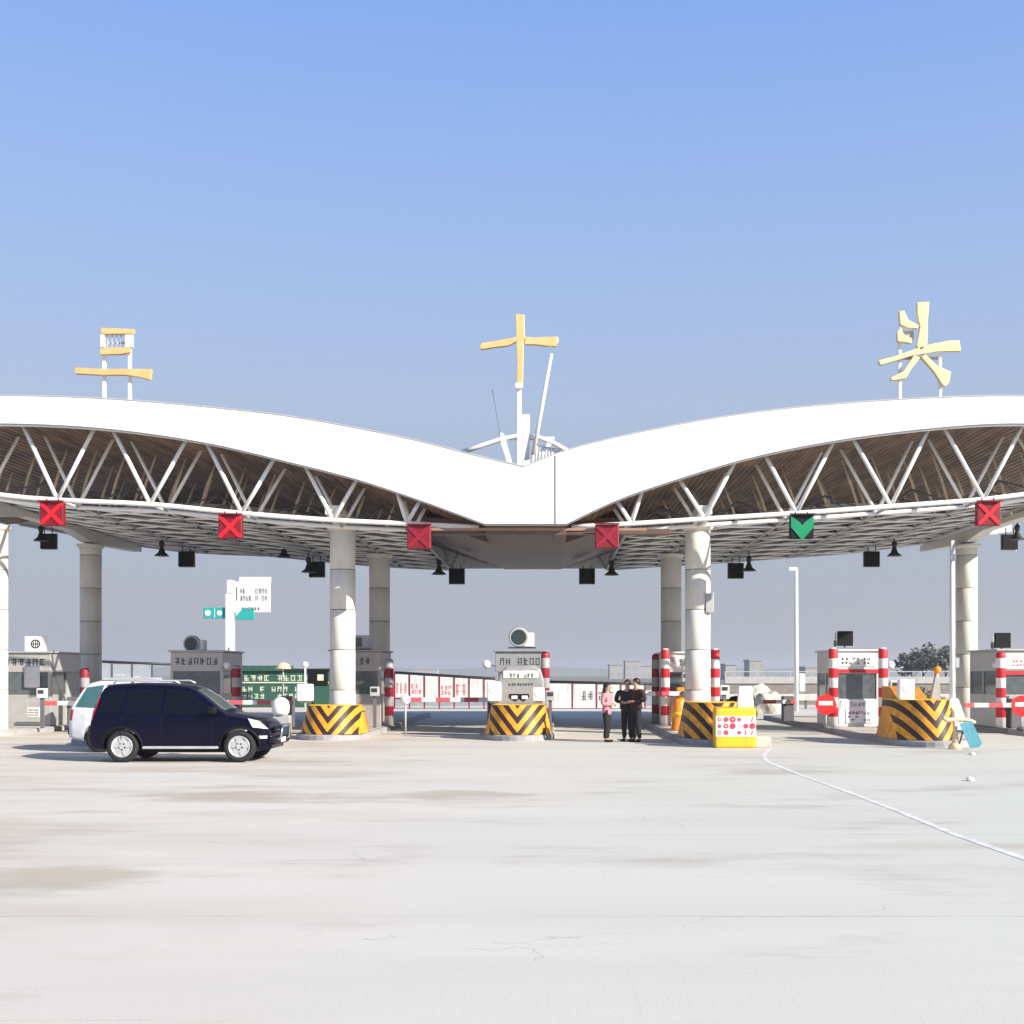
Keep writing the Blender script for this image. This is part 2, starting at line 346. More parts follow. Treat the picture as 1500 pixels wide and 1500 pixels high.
def marks(mb, x0, x1, z0, z1, y, rows, cols, fill=0.6, th=0.004, seed=1):
    """rows of small brush-like strokes standing for printed text too small to read; y is the front face"""
    rd = random.Random(seed); cw = (x1 - x0) / cols; rh = (z1 - z0) / rows
    for r in range(rows):
        for c in range(cols):
            if rd.random() < 0.12: continue
            ax = x0 + c * cw; az = z0 + r * rh; w_, h_ = cw * 0.72, rh * fill
            t_ = min(w_, h_) * 0.16
            hs = sorted(rd.sample([0, 0.3, 0.55, 0.8], 2)); vsx = rd.sample([0.05, 0.4, 0.75], 2)
            for hh in hs: mb.box(ax, ax + w_, y - th, y, az + hh * h_, az + hh * h_ + t_)
            for vv in vsx: mb.box(ax + vv * w_, ax + vv * w_ + t_, y - th * 1.6, y - th * 0.1, az, az + h_ * 0.95)
    return mb

# ------------------------------------------------------------------ ground
g = MB().add([(-2500, -60, 0), (2500, -60, 0), (2500, 5000, 0), (-2500, 5000, 0)], [(0, 1, 2, 3)]).build('ground', ground_m)
tag(g, 'pale stained concrete plaza running under the toll lanes', kind='structure')
line_m = mat('worn_line_paint', (0.68, 0.67, 0.63), 0.85, var=0.35, scale=4)
def ground_strip(pts, wd, name='road_marking', m=line_m, z=0.004):
    rows = []; rd = random.Random(3)
    q = []
    for a, b in zip(pts[:-1], pts[1:]):
        n = max(2, int((Vector(b) - Vector(a)).length / 0.35))
        for i in range(n): q.append(Vector(a).lerp(Vector(b), i / n))
    q.append(Vector(pts[-1]))
    for i, p in enumerate(q):
        d = (q[min(i + 1, len(q) - 1)] - q[max(0, i - 1)]).normalized(); nrm = Vector((-d.y, d.x))
        k = wd / 2 * (1 + rd.uniform(-0.18, 0.18))
        rows.append([(p.x + nrm.x * k, p.y + nrm.y * k, z), (p.x - nrm.x * k, p.y - nrm.y * k, z)])
    o = MB().grid(rows, False).build(name, m, fixn=False); return o
def G(px, py):
    D = F * CH / (py - CY); return (X(px, D), D)
o = ground_strip([G(1128, 1096), G(1119, 1106), G(1124, 1116), G(1180, 1138), G(1250, 1163), G(1320, 1190), G(1400, 1223), G(1530, 1268)], 0.105)
tag(o, 'worn white edge line curving across the concrete at the right', kind='structure')
o = ground_strip([G(560, 1118), G(620, 1117)], 0.02, 'road_marking', line_m); tag(o, 'faint scuffed paint remnant on the plaza', kind='structure')

# ------------------------------------------------------------------ canopy
YF, YR = 34.9, 51.5
def curve(pts):
    xs = [X(p[0], YF) for p in pts]; hs = [H(p[1], YF) for p in pts]
    return xs, hs
def interp(xs, hs):
    """natural-ish smooth interpolation (monotone tangents)"""
    xs = np.array(xs); hs = np.array(hs); d = np.diff(hs) / np.diff(xs)
    m = np.zeros(len(xs)); m[1:-1] = (d[:-1] + d[1:]) / 2; m[0] = d[0]; m[-1] = d[-1]
    def f(x):
        i = int(np.clip(np.searchsorted(xs, x) - 1, 0, len(xs) - 2)); h = xs[i + 1] - xs[i]; t = (x - xs[i]) / h
        return float((2*t**3 - 3*t**2 + 1) * hs[i] + (t**3 - 2*t**2 + t) * h * m[i] + (-2*t**3 + 3*t**2) * hs[i+1] + (t**3 - t**2) * h * m[i+1])
    return f
XV0, XV1 = X(710, YF), X(830, YF)                 # flat bottom of the valley
XT = X(768, YF)
topL = interp(*curve([(-360, 613), (-180, 590), (-60, 580.5), (0, 579.5), (150, 584), (340, 600), (430, 611), (600, 643), (700, 668), (768, 684)]))
topR = interp(*curve([(768, 684), (830, 660), (950, 631), (1100, 605), (1250, 590), (1400, 581.5), (1480, 580), (1620, 585), (1800, 606)]))
botL = interp(*curve([(-360, 668), (-180, 638), (-60, 623), (0, 621), (150, 628), (300, 649), (430, 679), (520, 702), (600, 728), (710, 768)]))
botR = interp(*curve([(830, 768), (900, 735), (985, 705), (1100, 671), (1230, 645), (1375, 627), (1480, 621), (1620, 628), (1800, 655)]))
chL = interp([-23.3, -21.6, -15.6, -14.1, -11.5, -8.86, -6.2, -4.1, -2.0], [8.3, 8.0, 7.0, 6.88, 6.76, 6.5, 6.3, 6.2, 6.1])
chR = interp([0.5, 2.4, 4.5, 7.1, 9.85, 12.5, 13.5, 17.05, 19.3], [6.1, 6.2, 6.34, 6.5, 6.7, 6.9, 7.02, 7.5, 7.8])
def top(x): return topL(x) if x < XT else topR(x)
def bot(x): return botL(x) if x < XV0 else (botR(x) if x > XV1 else H(768, YF))
def cho(x): return chL(x) if x < -2.0 else (chR(x) if x > 0.5 else 6.1)
XL, XR = X(-360, YF), X(1800, YF)
canopy = empty('toll_canopy', ((XL + XR) / 2, (YF + YR) / 2, 0), 'white double-winged canopy roof spanning all the toll lanes, dipping to a valley in the middle', 'canopy')
canopy.location = (0, 0, 0)
xs = sorted(set(list(np.linspace(XL, XR, 150)) + [XV0, XV1, XT]))
def band(y0, y1, fb, ft, name, m, x0=XL, x1=XR, parent=canopy, smooth=True):
    q = [x for x in xs if x0 <= x <= x1]; mb = MB()
    for a, b_ in ((fb, y0), ):
        pass
    mb.grid([[(x, y0, fb(x)) for x in q], [(x, y0, ft(x)) for x in q]], False)
    mb.grid([[(x, y1, fb(x)) for x in q], [(x, y1, ft(x)) for x in q]], False)
    mb.grid([[(x, y0, fb(x)) for x in q], [(x, y1, fb(x)) for x in q]], False)
    mb.grid([[(x, y0, ft(x)) for x in q], [(x, y1, ft(x)) for x in q]], False)
    for x in (q[0], q[-1]): mb.add([(x, y0, fb(x)), (x, y1, fb(x)), (x, y1, ft(x)), (x, y0, ft(x))], [(0, 1, 2, 3)])
    return mb.build(name, m, parent)
band(YF, YF + 0.35, bot, top, 'fascia', fascia_m)
XC = X(813, YF)
MB().box(XC - 0.02, XC + 0.02, YF - 0.006, YF + 0.05, bot(XC) + 0.01, top(XC) - 0.03).build('panel_joint', grey_dark, canopy)
# slim metal edge trim along the lower edge of the fascia
q = [x for x in xs]
band(YF - 0.02, YF - 0.002, lambda x: bot(x) - 0.02, lambda x: bot(x) + 0.015, 'edge_trim', grey_dark)
band(YF - 0.02, YF + 0.37, lambda x: top(x) + 0.001, lambda x: top(x) + 0.03, 'ridge_flashing', grey_panel)
band(YF + 0.352, YR - 0.252, lambda x: max(bot(x) + 0.04, 6.5), lambda x: top(x) - 0.12, 'roof_sheet', under_m)
band(YR - 0.25, YR, lambda x: min(max(cho(x) + 0.02, 6.28), bot(x) + 0.3), lambda x: top(x) - 0.1, 'rear_fascia', mat('rear_fascia_panel', (0.72, 0.72, 0.71), 0.5, var=0.1, dirt=0.2))
# brown valley gutter
pv = [(XV0 - 2.3, 6.62), (XV0, 5.86), (XV1, 5.86), (XV1 + 2.3, 6.62)]
MB().prism(pv, YF + 2.5, YR + 0.06).build('valley_gutter', soffit_m, canopy)
for v in bpy.data.objects['valley_gutter'].data.vertices:
    if v.co.y > YR: v.co.z += 0.40      # the gutter falls towards the front
MB().prism([(XV0, 6.7), (XV0, 5.858), (XV1, 5.858), (XV1, 6.7)], YF + 0.36, YF + 2.498).build('gutter_end', soffit_m, canopy)
MB().box(X(600, YF), X(985, YF), YF + 0.62, YF + 0.9, 5.90, 6.06, 0.01).build('valley_beam', soffit_m, canopy)
MB().box(XV0 - 2.3, XV1 + 2.3, YF + 0.35, YF + 0.40, 5.98, 6.05).build('gutter_lip', mat('brown_trim', (0.32, 0.2, 0.15), 0.4), canopy)
for px_ in (712, 811):
    x = X(px_, YF); MB().box(x - 0.012, x + 0.012, YF + 0.42, YF + 2.48, 5.85, 5.857).build('gutter_seam', dark, canopy)
nodes = [-70, 73, 211, 347, 483, 593, 927, 1036, 1172, 1313, 1451, 1590]
tops = [(-130, -18), (21, 128), (155, 265), (295, 396), (441, 519), (578, 613), (904, 943), (997, 1081), (1125, 1228), (1256, 1369), (1392, 1510), (1530, 1640)]
def truss(Y, r, mtl, dia=True):
    for (a, b_) in (((-500, 700), (838, 1760)) if Y < YR - 2 else ((-500, 600), (930, 1760))):
        px_ = list(np.linspace(a, b_, 26)); pts = [(X(p, YF), Y, cho(X(p, YF))) for p in px_ if XL < X(p, YF) < XR]
        MB().tube(pts, r * 1.15, 10).build('lower_chord', mtl, canopy)
    for n_, (ta, tb) in zip(nodes, tops):
        x = X(n_, YF); p = (x, Y, cho(x))
        if dia:
            for t_ in (ta, tb):
                xt = X(t_, YF); MB().tube([p, (xt, Y, bot(xt) + 0.1)], r, 8).build('diagonal', mtl, canopy)
truss(YF + 0.55, 0.062, tube_m)
truss(YF + 2.1, 0.055, tube_m)
truss(YR - 0.7, 0.05, grey_panel)
# inner webs under the vaults: slim leaning ribs, two layers deep
rib_m = mat('lit_brown_rib', (0.66, 0.54, 0.42), 0.4, var=0.3, scale=2)  # brown paled to a lit tone, the highlight is put into the colour
for Yw, st_, off_ in ((YF + 4.3, 0.95, 0.0), (YF + 7.2, 1.15, 0.4), (YF + 10.5, 1.3, 0.2)):
    x = XL + 1.5 + off_
    while x < XR - 1.5:
        c_ = -1 if x < -0.6 else 1
        if not (XV0 - 2.6 < x < XV1 + 2.6):
            zt_, zb_ = bot(x) + 0.06, cho(x) + 0.1
            if zt_ - zb_ > 0.35:
                lean = 0.42 * (zt_ - zb_); p = [(x, Yw, zt_), (x + c_ * lean * 0.45, Yw + 0.15, (zt_ + zb_) / 2 + 0.12), (x + c_ * lean, Yw + 0.5, zb_)]
                MB().tube(p, [0.03, 0.05, 0.035], 6).build('web_rib', rib_m, canopy)
        x += st_
# tubes of the lower plane running back from each node, with bracing
for n_ in nodes:
    x = X(n_, YF); h = cho(x)
    MB().tube([(x, YF + 0.55, h), (x, YR - 0.7, h)], 0.045, 8).build('tie', grey_panel, canopy)
for i, (a, b_) in enumerate(zip(nodes[:-1], nodes[1:])):
    if a == 593: continue
    xa, xb = X(a, YF), X(b_, YF); xm = (xa + xb) / 2; mb = MB(); m2 = MB(); ys = np.linspace(YF + 2.1, YR - 0.7, 9)
    for k in range(8):
        y0, y1 = ys[k], ys[k + 1]; ym = (y0 + y1) / 2
        mb.tube([(xa, y0, cho(xa)), (xm, ym, cho(xm) - 0.02), (xb, y1, cho(xb))], 0.04, 6)
        mb.tube([(xb, y0, cho(xb)), (xm, ym, cho(xm) + 0.02), (xa, y1, cho(xa))], 0.04, 6)
        m2.tube([(xa, y1, cho(xa)), (xb, y1, cho(xb))], 0.045, 6)
        zu = min(bot(xm) - 0.1, cho(xm) + 0.75)
        if zu - cho(xm) > 0.25:
            for q_ in ((xa, y0), (xb, y1), (xa, y1), (xb, y0)): m2.tube([(q_[0], q_[1], cho(q_[0])), (xm, ym, zu)], 0.03, 6)
    mb.build('bracing', tube_m, canopy); m2.build('bracing', grey_dark, canopy)

# columns
col_front = [-8, 502, 1022, 1542]; col_rear = [133, 556, 983, 1416]
DF, DR = 37.5, 45.6
def column(x, y, h, label):
    t = empty('support_column', (x, y, 0), label, 'column', 'round columns carrying the canopy')
    mb = MB(); z = 0.15; 
    while z < h - 0.02:
        z1 = min(z + 1.22, h)
        mb.lathe([(0.375, z + 0.012), (0.385, z + 0.024), (0.385, z1 - 0.012), (0.375, z1)], n=36)
        z = z1
    mb.build('shaft', column_m, t)
    j = MB(); z = 0.15 + 1.22
    while z < h: j.lathe([(0.378, z - 0.004), (0.378, z + 0.016)], n=36); z += 1.22
    j.build('panel_joint', dark, t)
    for a in (R(-60), R(120)):
        pass
    MB().lathe([(0.40, h - 0.10), (0.50, h), (0.50, h + 0.06)], n=30).build('capital', column_m, t)
    return t
lf = ['white round column at the left edge of the photo', 'sunlit white round column behind the chevron block nearest the dark car', 'sunlit white round column beside the orange barrel and yellow poster block', 'white round column just beyond the right edge']
lr = ['shaded beige round column between the cabinet with emblem sign and the dark car', 'shaded beige round column above the maroon banded bollard left of centre', 'shaded beige round column just left of the sunlit column by the orange barrel', 'shaded grey round column beside the tall white flagpole']
for p, l in zip(col_front[:3], lf): x = X(p, DF); column(x, DF, 6.32, l)
for p, l in zip(col_rear, lr): x = X(p, DR); column(x, DR, 6.25 if 300 < p < 1200 else 6.6, l)
# haunched beams over each pair of columns
for pf, pr in zip(col_front, col_rear):
    x = X(pr, DR); h0 = 6.3
    poly = [(YF + 0.7, h0 + 0.45), (YF + 0.7, h0 + 0.2), (DF - 0.5, h0 + 0.06), (DF + 0.5, h0 + 0.06), (DF + 2.2, h0 + 0.28), (DR - 2.2, h0 + 0.28), (DR - 0.5, h0 + 0.06), (DR + 0.5, h0 + 0.06), (YR - 0.8, h0 + 0.25), (YR - 0.8, h0 + 0.5)]
    if pf in (-8, 1542): poly = [(a, b_ + 0.36) for a, b_ in poly]
    MB().prism(poly, x - 0.2, x + 0.2, 'yz').build('cross_beam', column_m, canopy)
# drain pipe stub/notice box on columns
x = X(1022, DF)
t = empty('notice_box', (x + 0.3, DF - 0.3, 4.0), 'small grey box strapped to the sunlit column right of the three people', 'box')
MB().box(-0.10, 0.14, -0.10, 0.12, -0.28, 0.28, 0.015).build('housing', grey_panel, t); MB().box(-0.12, 0.16, -0.12, 0.14, 0.285, 0.31).build('lid', white, t)

# ------------------------------------------------------------------ characters on the roof
YS = YF + 0.2
def signchar(label, polys, posts, m, depth=0.16, extra=None):
    ox = X(sum(p[0] for p in posts) / len(posts), YS); oz = H(posts[0][2], YS)
    t = empty('rooftop_character', (ox, YS, oz), label, 'roof sign', 'gold characters standing on the canopy')
    for poly in polys:
        mb = MB(); mb.prism([(X(a, YS) - ox, H(b, YS) - oz) for a, b in poly], -depth / 2, depth / 2)
        o = mb.build('stroke', m, t)
        bv = o.modifiers.new('bevel', 'BEVEL'); bv.width = 0.012; bv.segments = 2
    for (px_, y0, y1, hw) in posts:
        MB().box(X(px_, YS) - ox - hw / 51.6, X(px_, YS) - ox + hw / 51.6, 0.09, 0.17, H(y0, YS) - oz - 0.1, H(y1, YS) - oz, 0.01).build('post', white, t)
    return t, ox, oz
t, ox, oz = signchar('gold character of stacked bars standing on two posts over the left wing',
    [[(149, 481), (198, 483), (196, 490), (149, 490)], [(148, 510.5), (192, 509.5), (191, 517), (178, 519.5), (148, 520)],
     [(111, 539), (150, 541), (190, 541), (223, 541.5), (221, 557), (204, 553), (188, 550), (150, 550), (111, 548)]],
    [(150.5, 586, 482, 2.5), (188, 588, 484, 2.5)], gold)
mb = MB()
for i in range(5): a = X(157 + i * 6.5, YS) - ox; mb.box(a - 0.012, a + 0.012, 0.02, 0.05, H(511, YS) - oz, H(490, YS) - oz)
mb.box(X(154, YS) - ox, X(185, YS) - ox, 0.055, 0.07, H(503, YS) - oz, H(500, YS) - oz); mb.build('backing_grid', grey_panel, t)
for a0, a1 in ((148, 154), (184, 195)):
    MB().box(X(a0, YS) - ox, X(a1, YS) - ox, -0.07, 0.07, H(509, YS) - oz, H(491, YS) - oz, 0.01).build('stroke', white, t)
t, ox, oz = signchar('gold cross shaped character on a single mast above the roof valley',
    [[(755.5, 461), (768, 462), (769, 495), (767, 500), (766, 569), (757, 569), (757.5, 530), (756.5, 500)],
     [(703, 508), (706, 503), (715, 502), (735, 498.5), (756, 494.5), (756, 501), (745, 507), (720, 510), (709, 512), (704, 512)],
     [(769, 494), (785, 495.5), (797, 494.5), (817, 494), (818, 502), (814, 508), (799, 507.5), (785, 505.5), (769, 505)]],
    [(760.5, 690, 566, 3.2)], gold)
MB().box(X(754.5, YS) - ox, X(765.5, YS) - ox, -0.11, 0.19, H(569.5, YS) - oz, H(562, YS) - oz, 0.02).build('collar', white, t)
t, ox, oz = signchar('pale gold brush style character of six strokes standing over the right wing',
    [[(1342.5, 444), (1360, 443), (1358, 470), (1357, 506), (1348, 514), (1342, 508), (1347, 480), (1343, 460)],
     [(1316, 457), (1323, 456), (1329, 469), (1345, 478), (1343, 482), (1329, 481), (1318, 476)],
     [(1313, 487), (1318, 480), (1322, 490), (1335, 497), (1334, 504), (1325, 502), (1314, 501)],
     [(1286, 529), (1310, 522.5), (1340, 512), (1356, 506.5), (1388, 500), (1404, 499.5), (1406, 515), (1372, 515.5), (1352, 519), (1338, 521), (1308, 530), (1289, 535.5)],
     [(1338, 521), (1347, 525), (1334, 541), (1326, 555), (1305, 558), (1304, 554), (1322, 545)],
     [(1349, 524), (1354, 520), (1372, 537), (1392, 545.5), (1389, 562), (1383, 567), (1378, 562), (1367, 545)]],
    [(1320, 588, 498, 2.4), (1379, 584, 516, 2.4)], pale_gold)
mb = MB(); mb.box(X(1320, YS) - ox, X(1379, YS) - ox, 0.18, 0.22, H(524, YS) - oz, H(520, YS) - oz); mb.box(X(1324, YS) - ox, X(1340, YS) - ox, 0.10, 0.13, H(496, YS) - oz, H(483, YS) - oz); mb.build('crossbar', grey_panel, t)

# white mast frame in the valley
Y2 = 36.4
t = empty('mast_frame', (X(768, Y2), Y2, 7.6), 'white bowed frame with slab and slanting pole in the roof valley', 'frame')
def loc(px_, py, dy=0.0): return (X(px_, Y2) - X(768, Y2), dy, H(py, Y2) - 7.6)
MB().tube([loc(*p) for p in ((672, 664), (705, 653), (735, 643), (760, 638.5), (790, 641), (812, 650), (838, 664))], 0.07, 10).build('bow', white, t)
mb = MB(); mb.prism([loc(a, b)[::2] for a, b in ((733, 634), (738, 635), (744, 655), (750, 676), (756, 700), (748, 700), (740, 668), (734, 650))], -0.06, 0.06); mb.build('crescent_strut', white, t)
MB().box(loc(765, 0)[0], loc(776, 0)[0], -0.1, 0.1, loc(0, 705)[2], loc(0, 608)[2], 0.01).build('slab', white, t)
MB().tube([loc(781, 668, -0.2), loc(808, 521, -0.2)], [0.07, 0.045], 10).build('pole', white, t)
MB().tube([loc(721, 570), loc(733, 640)], 0.008, 6).build('stay', grey_dark, t)
MB().tube([loc(740, 641, 0.15), loc(812, 641, 0.15)], 0.05, 8).build('rail', white, t)
mb = MB()
for i in range(11):
    a = 783 + i * 4.5; mb.tube([loc(a, 648 + i * 1.3, 0.1), loc(a - 3, 680, 0.1)], 0.022 if i % 3 else 0.04, 6)
for k in (0, 1, 2): mb.tube([loc(780, 652 + k * 6, 0.12), loc(826, 658 + k * 3, 0.12)], 0.016, 6)
mb.build('railing', white, t)
MB().prism([loc(a, b)[::2] for a, b in ((803, 643), (812, 644), (806, 655), (800, 655))], -0.05, 0.05).build('bracket', white, t)

# ------------------------------------------------------------------ lane signals
def signal(px_, py, Y, size, style, label):
    x, h = X(px_, Y), H(py, Y); s = size / 2
    t = empty('lane_signal', (x, Y, h), label, 'lane signal', 'lane signals hung from the front of the canopy' if style != 'back' else 'black backed lane signals hung at the rear of the canopy')
    if style == 'back':
        MB().box(-s, s, -0.09, 0.09, -s, s, 0.015).build('housing', black, t)
        MB().box(-s - 0.02, s + 0.02, 0.092, 0.13, -s - 0.02, s + 0.02).build('visor', white, t)
    else:
        pm = {'x': red_dim, 'xd': red_dim, 'down': black}[style]
        MB().box(-s, s, -0.09, 0.12, -s, s, 0.03).build('housing', pm, t)
        if style == 'down':
            mb = MB().prism([(-s * .95, s * .9), (-s * .2, s * .35), (0, s * .1), (s * .2, s * .35), (s * .95, s * .9), (s * .95, -s * .05), (0, -s * 1.15), (-s * .95, -s * .05)], -0.12, -0.092)
            mb.build('arrow', green_lit, t)
        else:
            k = s * 0.22; d = s * 0.92
            mb = MB().prism([(-d, d - k), (-d, d), (-d + k, d), (0, k), (d - k, d), (d, d), (d, d - k), (k, 0), (d, -d + k), (d, -d), (d - k, -d), (0, -k), (-d + k, -d), (-d, -d), (-d, -d + k), (-k, 0)], -0.12, -0.092)
            mb.build('cross', red_lit if style == 'x' else red_mid, t)
        MB().box(-s - 0.02, s + 0.02, -0.2, -0.08, s, s + 0.03).build('hood', dark if style == 'down' else red_dim, t)
    zc = cho(x) - h
    mb = MB()
    for a in (-s * 0.5, s * 0.5): mb.tube([(a, 0, s * 0.9), (a, 0, max(zc, s + 0.05))], 0.02, 6)
    mb.build('hanger', dark, t)
for a in [(77, 753, 'x', 'red cross lane signal furthest left under the front truss'), (338, 772, 'x', 'red cross lane signal over the lane behind the dark car'),
          (614, 787, 'xd', 'red cross lane signal just left of the brown valley gutter'), (889, 786, 'xd', 'red cross lane signal just right of the brown valley gutter'),
          (1174, 772, 'down', 'green down arrow lane signal'), (1447, 753, 'x', 'red cross lane signal furthest right under the front truss')]:
    signal(a[0], a[1], YF + 0.3, 0.68, a[2], a[3])
YB = 48.5
for i, (px_, py) in enumerate([(71, 793), (273, 819), (464, 834), (669, 844), (860, 844), (1078, 836), (1277, 819), (1479, 794)]):
    lb = ['first from the left, above the emblem cabinet', 'second from the left, above the dark car bonnet', 'third from the left, touching the sunlit column', 'fourth from the left, above the barrier arm', 'fifth from the left, above the three people',
          'sixth from the left, right of the sunlit column', 'seventh from the left, above the booth with two banded bollards', 'last at the right edge'][i]
    signal(px_, py, YB, 0.60, 'back', 'black square lane signal back, ' + lb)
YP = 46.5
for i, (px_, py) in enumerate([(60, 784), (237, 806), (416, 808), (452, 830), (643, 833), (896, 834), (1097, 828), (1310, 806), (1490, 782)]):
    x, h = X(px_, YP), H(py, YP)
    lb = ['beside the leftmost black signal', 'left of the second black signal', 'midway between the second and third black signals', 'beside the third black signal', 'left of the fourth black signal', 'right of the fifth black signal', 'right of the sixth black signal', 'right of the seventh black signal', 'at the right edge'][i]
    t = empty('pendant_floodlight', (x, YP, h), 'dark bell shaped floodlight hanging under the canopy ' + lb, 'floodlight', 'dark bell floodlights under the canopy')
    MB().lathe([(0.05, 0.12), (0.09, 0.05), (0.13, -0.08), (0.27, -0.20), (0.275, -0.22), (0.02, -0.16)], n=18).build('shade', dark, t)
    MB().lathe([(0.06, 0.1), (0.10, 0.16), (0.10, 0.30), (0.04, 0.36)], n=14).build('ballast', dark, t)
    zc = cho(x) - h; MB().tube([(0, 0, 0.34), (0, 0, max(zc, 0.5))], 0.025, 6).build('stem', dark, t)

# ------------------------------------------------------------------ islands
IX = [-17.1, -11.7, -6.29, -0.88, 4.54, 9.96, 15.4]
NOSE = [36.4, 31.6, 34.3, 34.0, 31.5, 31.0, 34.6]
inames = ['at the left edge with the emblem cabinet', 'behind the dark car', 'under the chevron block next to the car', 'in the middle under the text panelled booth', 'right of the three people with orange barrel', 'under the booth with the red round sign', 'at the right edge']
for x, y, nm in zip(IX, NOSE, inames):
    t = empty('toll_island', (x, y, 0), 'raised concrete toll island ' + nm, 'traffic island', 'raised toll islands between the lanes')
    hw = 1.06; LN = 20.0
    def outline(k):
        pts = []
        for i in range(17):
            a = math.pi * i / 16; pts.append((-(hw - k) * math.cos(a), 1.7 - (1.7 - k) * math.sin(a)))
        return pts + [(hw - k, LN - k), (-(hw - k), LN - k)]
    o1 = outline(0); o2 = outline(0.04); o3 = outline(0.16)
    mb = MB(); mb.grid([[(a, b, 0) for a, b in o1], [(a, b, 0.13) for a, b in o1], [(a, b, 0.16) for a, b in o2], [(a, b, 0.16) for a, b in o3]], False, True)
    mb.build('kerb', kerb_m, t)
    MB().prism(o3, 0.0, 0.164, 'xy').build('slab', concrete, t)

# ------------------------------------------------------------------ chevron crash blocks
def crash_block(x, y, wd, hh, dp, label, z=0.166):
    t = empty('crash_block', (x, y, z), label, 'crash block', 'yellow and black chevron crash blocks on the island noses')
    rows = []
    for zz, k in ((0, 1.0), (0.03, 1.0), (hh * 0.5, 0.90), (hh - 0.04, 0.81), (hh, 0.79)):
        r = []
        for i in range(25):
            a = math.pi * i / 24; r.append((-wd / 2 * k * abs(math.cos(a)) ** 0.92 * (1 if math.cos(a) > 0 else -1), dp * (1 - k * math.sin(a) ** 0.9) + 0.0, zz))
        r += [(wd / 2 * k, dp + 0.5, zz), (-wd / 2 * k, dp + 0.5, zz)]
        rows.append(r)
    mb = MB(); mb.grid(rows, True, True); mb.build('body', chevron_m, t)
    MB().prism([(a, b) for a, b, c in rows[-1]], hh - 0.02, hh + 0.004, 'xy').build('cap', yellow, t)
    return t
crash_block(-6.29 + 0.08, 34.4, 1.88, 0.80, 1.25, 'chevron crash block in front of the sunlit column next to the dark car')
crash_block(-0.88, 34.15, 1.92, 0.82, 1.25, 'chevron crash block of the middle island')
crash_block(4.42, 31.75, 1.7, 0.94, 1.8, 'shaded chevron crash block behind the yellow poster block')
cb = crash_block(9.88, 31.2, 1.86, 1.02, 1.9, 'chevron crash block at the foot of the tall white flagpole')

MB().prism([(1.35, 0), (1.35, 1.0), (1.9, 1.06), (2.6, 1.34), (3.4, 1.36), (3.4, 0)], -0.50, 0.30, 'yz').build('rear_wing', mat('shaded_worn_orange', (0.62, 0.26, 0.03), 0.6, var=0.25, dirt=0.3), cb)  # orange paint with shade mixed into its brownish tone, plus dirt
# ------------------------------------------------------------------ toll booths
def bollard(x, y, h, r, label, m, z=0.16, name='banded_bollard'):
    t = empty(name, (x, y, z), label, 'bollard', 'red and white banded bollards at the booth corners')
    MB().lathe([(r, 0), (r, h - r * 0.7), (r * 0.93, h - r * 0.35), (r * 0.7, h - r * 0.1), (r * 0.3, h)], n=20).build('post', m, t)
    MB().lathe([(r * 1.35, 0), (r * 1.35, 0.03)], n=20).build('base_plate', grey_dark, t)
def booth(x, y, wd, hh, m, label, ln=2.6, text=True, seed=1, win=(0.42, 0.72)):
    t = empty('toll_booth', (x, y, 0.16), label, 'toll booth', 'toll booths on the islands')
    w2 = wd / 2; zt = hh; wz0, wz1 = zt * win[0], zt * win[1]
    MB().box(-w2, w2, 0, ln, 0, wz0, 0.02).build('lower_wall', m, t)
    MB().box(-w2, w2, 0, ln, wz1, zt - 0.06, 0.02).build('upper_wall', m, t)
    for (a, b_, c, d) in ((-w2, -w2 + 0.09, 0, 0.09), (w2 - 0.09, w2, 0, 0.09), (-w2, -w2 + 0.09, ln - 0.09, ln), (w2 - 0.09, w2, ln - 0.09, ln), (-w2, -w2 + 0.09, ln / 2, ln / 2 + 0.08), (w2 - 0.09, w2, ln / 2, ln / 2 + 0.08)):
        MB().box(a, b_, c, d, wz0, wz1).build('corner_post', m, t)
    MB().box(-w2 + 0.09, w2 - 0.09, 0.03, 0.045, wz0, wz1).build('window', glass_clear, t)
    MB().box(-w2 + 0.09, w2 - 0.09, ln - 0.045, ln - 0.03, wz0, wz1).build('window', glass_clear, t)
    for a in (-w2 + 0.03, w2 - 0.045): MB().box(a, a + 0.015, 0.09, ln - 0.09, wz0, wz1).build('window', glass, t)
    MB().box(-w2 - 0.07, w2 + 0.07, -0.08, ln + 0.08, zt - 0.058, zt, 0.015).build('roof', m, t)
    MB().box(-w2 + 0.12, w2 - 0.12, -0.012, 0.0, 0.12, wz0 - 0.12).build('front_panel', m, t)
    MB().box(-w2 + 0.1, w2 - 0.1, 0.15, 0.7, wz0 - 0.05, wz0 + 0.02).build('counter', grey_dark, t)
    MB().box(0.05, 0.42, 0.3, 0.38, wz0 + 0.03, wz0 + 0.36, 0.01).build('monitor', black, t)
    if text:
        mb = MB(); marks(mb, -w2 + 0.15, w2 - 0.12, wz1 + 0.22, wz1 + 0.48, -0.002, 1, 7, 0.9, seed=seed); mb.build('lettering', ink, t)
    # sliding door on the right flank
    MB().box(w2, w2 + 0.02, ln * 0.5, ln * 0.95, 0.05, wz1).build('door', grey_panel, t)
    return t
b0 = booth(-17.25, 40.2, 1.9, 2.45, steel, 'grey steel booth at the far left under the emblem sign', seed=2)
MB().box(0.1, 0.62, -0.03, 0.0, 1.25, 1.98, 0.05).build('window_hatch', chrome, b0)
b1 = booth(-11.75, 41.0, 1.75, 2.5, steel, 'grey booth behind the dark car roof', seed=3)
